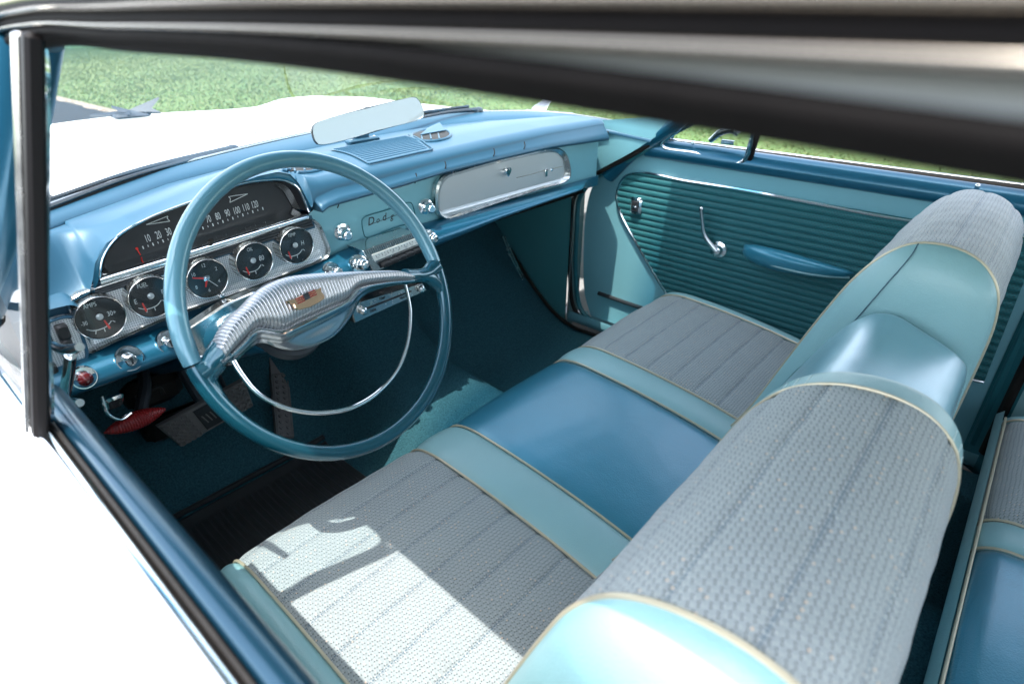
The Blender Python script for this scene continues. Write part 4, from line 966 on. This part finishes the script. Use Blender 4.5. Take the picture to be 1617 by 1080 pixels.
# accelerator: long plate
aq = [at(425, 561, y=1.28), at(453, 559, y=1.28), at(465, 690, y=1.12), at(437, 692, y=1.12)]
an = (aq[1]-aq[0]).cross(aq[3]-aq[0]).normalized(); an = an if an.y < 0 else -an
m = MB(); m.prism([p-an*.01 for p in aq], an, .01, .003); acc = m.make('accelerator_pedal', ['pedal_rubber'], smooth=False)
def Aq(u, v, o=0): return aq[0]*(1-u)*(1-v)+aq[1]*u*(1-v)+aq[2]*u*v+aq[3]*(1-u)*v+an*o
m = MB()
for j in range(11):
    for i in range(2): m.lathe(Aq(.30+.38*i, .27+j*.068, .0), an, [(0, .005), (.0028, .0042), (.003, .0022), (.0015, .002)], 14)
for a, b_ in (((.1, .24), (.9, .24)), ((.1, .24), (.1, .98)), ((.9, .24), (.9, .98))): m.tube([Aq(*a, .001), Aq(*b_, .001)], .0012, 5)
m.make('pedal_studs', ['pedal_rubber'], acc)
# parking brake: red ribbed pad and chrome release
pa_, pb_ = at(164, 684, y=.98), at(262, 645, y=.98); ax = (pb_-pa_); Ln = ax.length
prf = [(Ln*t, max(.0006, .0150*math.sin(math.pi*t)**.72)+.0006*math.sin(t*150)) for t in np.linspace(0, 1, 120)]
m = MB(); m.lathe(pa_, ax, prf, 28); pk = m.make('parking_brake_pedal', ['red'])
m = MB(); m.tube([(pa_+pb_)/2+Vector((.01, .01, .0)), (pa_+pb_)/2+Vector((.05, .08, .03)), (pa_+pb_)/2+Vector((.06, .25, .16))], .010, 10, samples=14); m.make('parking_brake_arm', ['dark_metal'], pk)
m = MB(); c = at(180, 633, y=.96)
m.box(c, (XR, Vector((0, -.5, .86)), Vector((0, -.86, -.5))), .026, .030, .012, .3)
m.tube([c+Vector((-.013, -.004, .016)), c+Vector((-.016, -.018, -.006)), c+Vector((-.004, -.022, -.022)), c+Vector((.012, -.018, -.020))], .0028, 10, samples=20); m.make('brake_release_handle', ['chrome'])
m = MB(); m.box(at(290, 660, y=1.2), (XR, YF, ZU), .16, .05, .05, .3); m.box(at(240, 615, y=1.15), (XR, YF, ZU), .10, .05, .06, .3); m.tube([at(225, 625, y=1.1), at(250, 612, y=1.1), at(258, 622, y=1.1)], .004, 8); m.make('steering_bracket', ['gasket'])
m = MB(); m.tube([at(345, 590, y=1.1), at(355, 612, y=1.1), at(360, 632, y=1.12)], .004, 8); m.make('cable', ['dark_metal'])

# ================================================================== FRONT BENCH SEAT
CUSH = [(.18, .560), (.27, .580), (.36, .598), (.48, .614), (.58, .622), (.64, .623), (.680, .612), (.702, .588), (.712, .55), (.712, .46), (.700, .38)]
def pk2(x, v): return .0011*math.sin(x*23+2.1*math.sin(v*17))*math.sin(v*31+1.3*math.sin(x*11))+.0006*math.sin(x*71+v*40)*math.sin(v*90-x*33)
def cushion_section(name, x0, x1, mat, parent, nx, dip=.007, seam=0, lift=0, edgeL=None, prof=CUSH, mirror=1):
    PR = crs([(0, y, z) for y, z in prof], 230); xs = np.linspace(x0, x1, nx); V = []; U = []
    d = np.gradient(PR, axis=0); nrm = np.stack([-d[:, 2], d[:, 1]], 1); nrm /= np.linalg.norm(nrm, axis=1)[:, None]
    if nrm[50, 1] < 0: nrm = -nrm
    s = np.concatenate([[0], np.cumsum(np.linalg.norm(np.diff(PR, axis=0), axis=1))])
    for k, p in enumerate(PR):
        for x in xs:
            e = min(x-x0, x1-x); o = lift-dip*math.exp(-e/.008)+.003*math.sin(math.pi*(x-x0)/(x1-x0))
            o += pk2(x, s[k])*(1. if seam else .2)
            if seam: 
                f = abs(((s[k]/seam) % 1)-.5)*seam; dd = seam/2-f; o -= .0032*math.exp(-dd/.004)
            q = (p[1]+nrm[k, 0]*o, p[2]+nrm[k, 1]*o)
            zz = q[1]; yy = q[0]
            if edgeL: # rolled outer end
                side, w_ = edgeL; t = (x-x0)/(x1-x0); t = 1-t if side < 0 else t; dr = w_*(1-math.sqrt(max(0, 1-t*t))); zz -= dr; yy -= dr*.35*max(0, nrm[k, 0])
            V.append((x, yy, zz)); U.append((x, s[k]))
    return link(name, V, grid_faces(len(PR), nx, flip=(nrm[0, 0] > 9)), mat, parent, U)
def piping(x, parent, prof=CUSH, z=0.001, r=.0022, name='piping'):
    PR = crs([(x, y, zz) for y, zz in prof], 60); m = MB(); m.tube([tuple(p+np.array([0, 0, z])) for p in PR], r, 8, samples=90); return m.make(name, ['piping'], parent)
seat = cushion_section('front_seat', .190, .521, 'seat_cloth', 'car', 60, seam=.056)
cushion_section('cushion_band', .521, .617, 'vinyl_light', seat, 20)
cushion_section('cushion_centre', .617, .945, 'vinyl_blue', seat, 40, lift=-.001)
cushion_section('cushion_band', .945, 1.030, 'vinyl_light', seat, 20)
cushion_section('cushion_insert', 1.030, 1.430, 'seat_cloth', seat, 60, seam=.056)
cushion_section('cushion_bolster', .140, .190, 'vinyl_light', seat, 20, edgeL=(-1, .06))
cushion_section('cushion_bolster', 1.430, 1.490, 'vinyl_light', seat, 20, edgeL=(1, .06))
for x in (.190, .521, .617, .945, 1.030, 1.430): piping(x, seat, z=-.003)
m = MB(); m.box((.815, .42, .42), (XR, YF, ZU), 1.34, .50, .16, .1); m.make('seat_base', ['vinyl_teal'], seat)
m = MB(); m.tube([(.145, y, .50) for y in (.25, .5, .68)], .012, 10); m.make('seat_side_trim', ['blue_metallic'], seat)

DRV = [(.320, .54), (.262, .64), (.225, .73), (.195, .81), (.172, .870), (.150, .920), (.122, .957), (.085, .979), (.040, .9865), (.003, .978), (-.022, .955), (-.034, .915), (-.036, .82), (-.03, .68), (-.01, .50)]
ARM = [(.320, .54), (.268, .62), (.228, .71), (.192, .79), (.162, .852), (.136, .892), (.112, .911), (.090, .9145), (.055, .903), (.024, .8905), (.004, .880), (-.010, .866), (-.015, .83), (-.016, .75), (-.01, .50)]
PAS = [(.320, .54), (.272, .64), (.240, .73), (.212, .81), (.188, .875), (.165, .930), (.137, .975), (.104, 1.003), (.060, 1.009), (.022, .997), (-.005, .968), (-.018, .925), (-.020, .82), (-.015, .68), (-.005, .50)]
def back_section(name, x0, x1, prof, mat, parent, nx, seam=0, endL=0, endR=0, off=0.):
    PR = crs([(0, y, z) for y, z in prof], 300); cen = np.array([.10, .75]); V = []; U = []; xs = np.linspace(x0, x1, nx)
    d = np.gradient(PR, axis=0); nrm = np.stack([d[:, 2], -d[:, 1]], 1); nrm /= np.linalg.norm(nrm, axis=1)[:, None]
    nrm = nrm if nrm[0, 0] > 0 else -nrm
    s = np.concatenate([[0], np.cumsum(np.linalg.norm(np.diff(PR, axis=0), axis=1))])
    for k, p in enumerate(PR):
        for x in xs:
            o = off+pk2(x*1.1+3, s[k])*(1. if seam else .25)
            if endL: t = max(0, 1-(x-x0)/endL); o -= .020*(1-math.sqrt(max(0, 1-t*t)))
            if endR: t = max(0, 1-(x1-x)/endR); o -= .020*(1-math.sqrt(max(0, 1-t*t)))
            if seam: f = abs(((s[k]/seam) % 1)-.5)*seam; dd = seam/2-f; o -= .003*math.exp(-dd/.004)
            V.append((x, p[1]+nrm[k, 0]*o, p[2]+nrm[k, 1]*o)); U.append((x, s[k]))
    return link(name, V, grid_faces(len(PR), nx), mat, parent, U)
def back_cap(name, x, prof, mat, parent, depth, shrink=0., n=8, seamline=True, dome=1.):
    PR = crs([(0, y, z) for y, z in prof], 160); cy_, cz_ = .075, .78
    mid = []
    V = []
    for k in range(n+1):
        a = (math.pi/2)*k/n; sc = math.cos(a)
        for p in PR:
            # medial spine point at same height keeps the cap a rounded slab
            sp_z = min(p[2], prof[8][1]-.075); sp_y = np.interp(sp_z, [.50, .62, .75, .88, .95], [.15, .125, .095, .065, .06])
            g = sc*.985+.015
            V.append((x+depth*math.sin(a)*dome, sp_y+(p[1]-sp_y)*g, sp_z+(p[2]-sp_z)*g))
    return link(name, V, grid_faces(n+1, 160)+[(n*160+i, n*160+i+1, n*160+159-i-1, n*160+159-i) for i in range(79)], mat, parent)
def arc_piping(x, prof, parent, r=.0024, mat='piping', o=.001):
    PR = crs([(x, y, z) for y, z in prof], 60); m = MB(); m.tube([tuple(p) for p in PR], r, 8, samples=110); return m.make('back_piping', [mat], parent)
bk = back_section('seat_back', .235, .560, DRV, 'seat_cloth', 'car', 50, seam=.056)
back_cap('back_end', .235, DRV, 'vinyl_light', bk, -.040, dome=1.)
back_section('back_band', .560, .608, DRV, 'vinyl_light', bk, 16, off=-.001, endR=.02)
back_cap('back_end', .608, [(y*.97+.003, z-.016 if z > .8 else z) for y, z in DRV], 'vinyl_light', bk, .012)
arc_piping(.235, DRV, bk); arc_piping(.560, DRV, bk, .0016)
m = MB()
PRs = crs([(0, y, z) for y, z in DRV], 500)
for k0 in (int(np.argmin(abs(PRs[:, 1]-.120)+(PRs[:, 2] < .9))), int(np.argmin(abs(PRs[:, 2]-.950)+(PRs[:, 1] > .0)*1.))):
    m = MB()
    tg = PRs[k0+3]-PRs[k0-3]; nn = np.array([0, tg[2], -tg[1]]); nn /= np.linalg.norm(nn); nn = nn if nn[1]*(1 if k0 < 250 else -1) > 0 else -nn
    for kk in (-6, 0, 6):
        p = PRs[k0+kk]-nn*.0009
        for x in np.arange(.5665, .5850, .0042): m.tube([(x, p[1], p[2]), (x+.0024, p[1], p[2])], .0007, 5, samples=2)
    m.make('stitching', ['thread_pale'], bk)
am = back_section('centre_armrest', .612, .945, ARM, 'armrest_vinyl_sheen', 'car', 60, endR=.012, endL=.01)
back_cap('armrest_end', .945, [(y, z-.018 if z > .8 else z) for y, z in ARM], 'vinyl_light', am, .008)
m = MB(); PR = crs([(.940, y, z-.004) for y, z in ARM[6:]], 30); m.tube([tuple(p) for p in PR], .002, 8, samples=60); m.make('armrest_piping', ['vinyl_light'], am)
pk_ = back_section('seat_back', .992, 1.425, PAS, 'seat_cloth', 'car', 60, seam=.056, endR=.03)
back_cap('back_end', .992, PAS, 'vinyl_light', pk_, -.034)
back_cap('back_end', 1.425, [(y, z-.02 if z > .8 else z) for y, z in PAS], 'vinyl_light', pk_, .03)
arc_piping(.992, PAS, pk_)
# centre seam of the passenger back end panel
PR = crs([(0, y, z) for y, z in PAS], 160); pts = []
def cap_pt(i, a, x=.992, depth=-.034):
    p = PR[i]; sc = math.cos(a); g = sc*.985+.015; sp_z = min(p[2], PAS[8][1]-.075); sp_y = np.interp(sp_z, [.50, .62, .75, .88, .95], [.15, .125, .095, .065, .06]); return Vector((x+(depth-.001)*math.sin(a), sp_y+(p[1]-sp_y)*g, sp_z+(p[2]-sp_z)*g))
PRd = np.array([(p[1], p[2]) for p in PR])
for px, py in ((1268, 612), (1300, 570), (1325, 536), (1352, 504), (1380, 472), (1405, 443), (1428, 417), (1442, 399), (1450, 385)):
    x = .960
    for it in range(8):
        q = at(px, py, x=x); spz = min(q.z, PAS[8][1]-.075); spy = float(np.interp(spz, [.50, .62, .75, .88, .95], [.15, .125, .095, .065, .06]))
        v = np.array([q.y-spy, q.z-spz]); lv = np.linalg.norm(v); d = PRd-np.array([spy, spz]); ld_ = np.linalg.norm(d, axis=1); cs = (d@v)/(ld_*lv+1e-9); k = int(cs.argmax())
        g = min(1., lv/ld_[k]); x = .5*x+.5*(.992-.034*math.sqrt(max(0, 1-g*g)))
    pts.append(at(px, py, x=x-.0012))
m = MB(); m.tube(pts, .0009, 6, samples=70); m.make('back_seam', ['thread'], pk_)

# ================================================================== REAR SEAT, REAR CABIN
RC = [(-.66, .56), (-.50, .585), (-.30, .603), (-.17, .606), (-.130, .602), (-.108, .588), (-.099, .565), (-.104, .53), (-.17, .44), (-.20, .38)]
rs = cushion_section('rear_seat', 1.02, 1.375, 'seat_cloth', 'car', 50, seam=.056, prof=RC)
cushion_section('cushion_band', .945, 1.02, 'vinyl_light', rs, 16, prof=RC)
cushion_section('cushion_centre', .635, .945, 'vinyl_blue', rs, 30, prof=RC)
cushion_section('cushion_band', .56, .635, 'vinyl_light', rs, 16, prof=RC)
cushion_section('cushion_insert', .205, .56, 'seat_cloth', rs, 50, seam=.056, prof=RC)
cushion_section('cushion_bolster', 1.375, 1.41, 'vinyl_light', rs, 14, edgeL=(1, .04), prof=RC)
cushion_section('cushion_bolster', .15, .205, 'vinyl_light', rs, 14, edgeL=(-1, .04), prof=RC)
for x in (.205, .56, .635, .945, 1.02, 1.375): piping(x, rs, prof=RC, z=-.003)
m = MB(); m.tube([(x, -.104, .592) for x in (.205, .8, 1.375)], .0024, 8); m.make('edge_piping', ['piping'], rs)
loft('cushion_facing', [[(x, -.1005, .589) for x in (.15, .8, 1.41)], [(x, -.091, .580) for x in (.15, .8, 1.41)], [(x, -.092, .558) for x in (.15, .8, 1.41)], [(x, -.165, .44) for x in (.15, .8, 1.41)], [(x, -.195, .37) for x in (.15, .8, 1.41)]], 'vinyl_light', rs, nu=20, nv=16)
rb = back_section('rear_seat_back', .2, 1.38, [(-.60, .56), (-.62, .60), (-.66, .72), (-.72, .86), (-.76, .95), (-.80, .97), (-.86, .96)], 'seat_cloth', 'car', 80, seam=.056)
loft('parcel_shelf', [[(x, -.84, .955) for x in (.05, .8, 1.53)], [(x, -1.44, .99) for x in (.05, .8, 1.53)]], 'dash_paint', nu=8, nv=4)
loft('rear_side_trim', [[(1.50, -.12, .36), (1.50, -.12, .62), (1.48, -.12, .70)], [(1.46, -.20, .36), (1.45, -.21, .64), (1.50, -.22, .86)], [(1.46, -.5, .36), (1.44, -.5, .66), (1.50, -.5, .93)], [(1.46, -1.0, .36), (1.44, -1.0, .66), (1.50, -1.0, .95)]], 'vinyl_light', nu=14, nv=16)
loft('rear_side_trim', [[(.08, -.2, z) for z in (.36, .66, .95)], [(.10, -1.0, z) for z in (.36, .66, .95)]], 'vinyl_light', nu=8, nv=6)

# ================================================================== PASSENGER DOOR (inside face)
XD = 1.55
def dp(px, py, x=XD): return at(px, py, x=x)
# upper metallic roll, felt channel
roll_sec = [(1.572, .986), (1.566, .992), (1.556, .993), (1.543, .988), (1.534, .976), (1.531, .962), (1.535, .950), (1.545, .944)]
ysD = np.linspace(.85, -.07, 24)
gr = loft('garnish_rail', [[(x, y, z+.004*math.sin((y-.2)*2)) for y in ysD] for x, z in roll_sec], 'blue_metallic', rd, nu=24, nv=30)
m = MB()
for px, py in ((1053, 240), (1094, 226), (1544, 293)): m.lathe(dp(px, py, 1.540), (-1, 0, .7), [(-.003, .0045), (.002, .0042), (.0035, .0028), (.004, .001)], 16)
m.make('trim_screws', ['chrome'], gr)
loft('glass_channel', [[(x, y, z) for y in ysD] for x, z in ((1.571, .984), (1.574, .994), (1.580, .996), (1.584, .988))], 'gasket', rd, nu=24, nv=8)
loft('belt_moulding', [[(x, y, z) for y in ysD] for x, z in ((1.583, .985), (1.585, .996), (1.590, .999), (1.596, .994), (1.598, .985))], 'chrome', rd, nu=24, nv=12)
# flat painted inner panel, front edge follows the dogleg
fe = [(.905, .955), (.975, .90), (1.025, .84), (1.045, .76), (1.045, .60), (1.03, .47), (1.00, .40)]
rows = []
F_ = crs([(XD+.004, y, z) for y, z in fe], 50)
for t in np.linspace(0, 1, 30): rows.append([(XD+.004, p[1]*(1-t)+(-.07)*t, p[2]) for p in F_])
loft('door_panel', rows, 'light_paint', rd, resample=False)
# ribbed cloth insert
io = [(978, 296), (986, 281), (1003, 272), (1040, 276), (1077, 284), (1160, 297), (1255, 314), (1432, 347)]
top = [dp(*p) for p in io]; zt = top[-1].z
front = [dp(*p) for p in ((975, 310), (980, 332), (1015, 398), (1051, 458))]
# outline in (y,z)
ol = [(-.045, .895)]+[(p.y, p.z) for p in top[::-1]]+[(p.y, p.z) for p in front]+[(.70, .535), (.62, .50), (-.055, .575)]
ol[0] = (-.045, .905)
P = np.array(ol)
def span(z):
    ys = []
    for i in range(len(P)):
        (y0_, z0_), (y1_, z1_) = P[i], P[(i+1) % len(P)]
        if (z0_-z)*(z1_-z) < 0: ys.append(y0_+(y1_-y0_)*(z-z0_)/(z1_-z0_))
    return (min(ys), max(ys)) if len(ys) >= 2 else None
zmin, zmax = .505, .903; nz = 420; V = []; U = []; ny_ = 60; pitch = .0175
cnt = 0
for k in range(nz):
    z = zmin+(zmax-zmin)*k/(nz-1); sp = span(z)
    if not sp: continue
    for i in range(ny_):
        y = sp[0]+(sp[1]-sp[0])*i/(ny_-1); f = (z/pitch) % 1
        V.append((XD-.002-.0055*math.sqrt(max(0, 1-(2*f-1)**2)), y, z)); U.append((y, z))
    cnt += 1
ins = link('door_cloth', V, grid_faces(cnt, ny_, flip=False), 'door_cloth', rd, U)
olv = [Vector((XD-.004, y, z)) for y, z in ol]
m = MB(); m.tube([Vector((XD-.004, y, z)) for y, z in [(-.045, .905)]+[(p.y, p.z) for p in top[::-1]]+[(p.y, p.z) for p in front]+[(.70, .535), (.66, .505)]], .0045, 8, samples=120)
m.tube([Vector((XD-.004, .66, .503)), Vector((XD-.004, -.055, .575))], .004, 8); m.make('cloth_trim', ['chrome'], ins)
m = MB(); m.tube([dp(945, 463, 1.548), dp(1000, 482, 1.548), dp(1040, 495, 1.548)], .007, 8, flat=1); m.make('door_scuff', ['dark_metal'], rd)
m = MB(); m.lathe(dp(1505, 622, 1.55), (-1, 0, 0), [(0, .013), (.003, .013), (.004, .010)], 20); m.make('drain_plug', ['gasket'], rd)
# lock escutcheon
c = dp(1005, 325, 1.540)
m = MB(); XA = (YF, ZU, Vector((-1, 0, 0))); m.box(c, XA, .036, .050, .016, .35); m.box(c+Vector((-.008, 0, 0)), XA, .020, .030, .006, .2, 1); m.box(c+Vector((-.011, 0, -.002)), XA, .014, .006, .006, .3); m.make('door_lock', ['chrome', 'dark_metal'], rd)
# window crank
c = dp(1135, 394, 1.542); 
m = MB(); m.lathe(c, (-1, 0, 0), [(-.004, .024), (.0, .024), (.003, .022), (.006, .014), (.012, .012), (.018, .011), (.020, .008)], 40, flute=(20, .04, -.01, .004))
k1 = at(1113, 372, x=1.518); k2 = at(1107, 332, x=1.512); m.tube([c+Vector((-.016, 0, 0)), k1, at(1109, 350, x=1.514), k2], [.0085, .0065, .0050, .0050], 12, samples=24)
m.lathe(k2, (0, -.2, 1), [(-.004, .004), (.0, .0062), (.006, .006), (.009, .003)], 16); m.make('window_crank', ['chrome'], rd)
# armrest: boat shaped pad
a0, a1 = dp(1172, 392, 1.53), dp(1346, 434, 1.53); V = []; n_ = 40; k_ = 20
for i in range(n_):
    t = i/(n_-1); c = a0*(1-t)+a1*t; w_ = math.sin(math.pi*min(1, max(0, t))**.85)**.42 if 0 < t < 1 else 0
    hh = .036*w_*(1-.35*t); dd = .068*w_
    for j in range(k_):
        b_ = 2*math.pi*j/k_; cs, sn = math.cos(b_), math.sin(b_)
        V.append((XD-.004-dd*(.5+.5*cs)*1.0 if cs > -.99 else XD, c.y, c.z+hh*sn*(.8 if sn > 0 else 1.0)+.010*w_*cs))
m = MB(); m.add(V, grid_faces(n_, k_, True)); arm = m.make('door_armrest', ['armrest_blue'], rd)
m = MB(); m.tube([Vector((XD-.066*max(.25, math.sin(math.pi*t)**.6), (a0*(1-t)+a1*t).y, (a0*(1-t)+a1*t).z-.010)) for t in np.linspace(.08, .98, 14)], .0028, 8, samples=40); m.make('armrest_bead', ['vinyl_light'], arm)
# windlace and jamb
wl = [(1.545, .68, 1.08), (1.54, .76, 1.03), (1.535, .86, .96), (1.533, .95, .905), (1.53, 1.01, .865), (1.53, 1.055, .80), (1.53, 1.06, .70), (1.53, 1.055, .55), (1.53, 1.03, .43), (1.53, .98, .39)]
m = MB(); m.tube([Vector(p) for p in wl], .0085, 10, samples=80); m.make('windlace', ['jamb_teal'])
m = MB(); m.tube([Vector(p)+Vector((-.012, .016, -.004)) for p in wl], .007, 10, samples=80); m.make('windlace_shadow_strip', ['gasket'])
loft('cowl_side', [[Vector((1.512, p[1]+.02, p[2])) for p in wl[:7]], [(1.49, 1.10, 1.02), (1.49, 1.12, 1.01), (1.49, 1.14, .99), (1.49, 1.16, .95), (1.49, 1.16, .92), (1.49, 1.16, .85), (1.49, 1.16, .75)]], 'light_paint', nu=30, nv=6)
m = MB(); m.tube([Vector((1.545, -.085, z)) for z in (1.0, .8, .6, .42)], .012, 10); m.tube([Vector((1.52, -.11, z)) for z in (1.0, .8, .6, .42)], .014, 10, mi=1); m.make('rear_jamb', ['jamb_teal', 'gasket'])
loft('rear_garnish', [[(x, y, z) for y in np.linspace(-.09, -1.0, 12)] for x, z in roll_sec], 'blue_metallic', nu=12, nv=20)
loft('rear_garnish', [[(1.58-x+.02, y, z) for y in np.linspace(-.19, -1.0, 12)] for x, z in roll_sec], 'blue_metallic', nu=12, nv=20)
loft('rear_jamb_panel', [[(1.55, -.068, z) for z in (.36, .7, .98)], [(1.535, -.085, z) for z in (.36, .7, .98)], [(1.50, -.125, z) for z in (.36, .7, .98)], [(1.46, -.20, z) for z in (.36, .7, .98)]], 'jamb_teal', nu=8, nv=10)
loft('rear_jamb_panel', [[(1.55, -.075, z) for z in (.36, .7, .98)], [(1.60, -.08, z) for z in (.36, .7, .98)]], 'gasket', nu=8, nv=4)
# vent latch on the right post
c = at(1150, 218, x=1.545)
m = MB(); m.tube([at(1122, 222, x=1.55), at(1140, 208, x=1.54), at(1156, 205, x=1.535), at(1166, 212, x=1.54)], [.007, .009, .010, .007], 12, samples=20); m.tube([at(1140, 224, x=1.54), at(1160, 226, x=1.54)], .006, 10); m.make('latch_handle', ['chrome'], rd)
# ---- closing panels and road wheels
for sd in (-1, 1):
    X = (lambda x: x) if sd < 0 else (lambda x: 1.58-x)
    yj = .812 if sd < 0 else 1.012
    xs2 = np.linspace(-.118, .025, 16)
    m = MB(); m.add([Vector((X(x), yj, hood_z(X(x), .84)-.003)) for x in xs2]+[Vector((X(x), yj, .30)) for x in xs2], [(i, i+1, i+17, i+16) for i in range(15)]); m.make('fender_end', ['white_paint'])
for sx in (-.02, 1.60):
    for wy in (2.05, -1.35):
        wl_ = MB(); wl_.lathe(Vector((sx, wy, .335)), (1, 0, 0), [(-.085, .19), (-.095, .24), (-.085, .315), (-.06, .335), (.06, .335), (.085, .315), (.095, .24), (.085, .19)], 40)
        w_o = wl_.make('wheel', ['rubber'])
        r_m = MB(); r_m.lathe(Vector((sx, wy, .335)), (1, 0, 0), [(-.08, .05), (-.082, .12), (-.07, .17), (-.088, .19), (.088, .19), (.07, .17), (.082, .12), (.08, .05)], 40); r_m.make('hub_cap', ['chrome'], w_o)
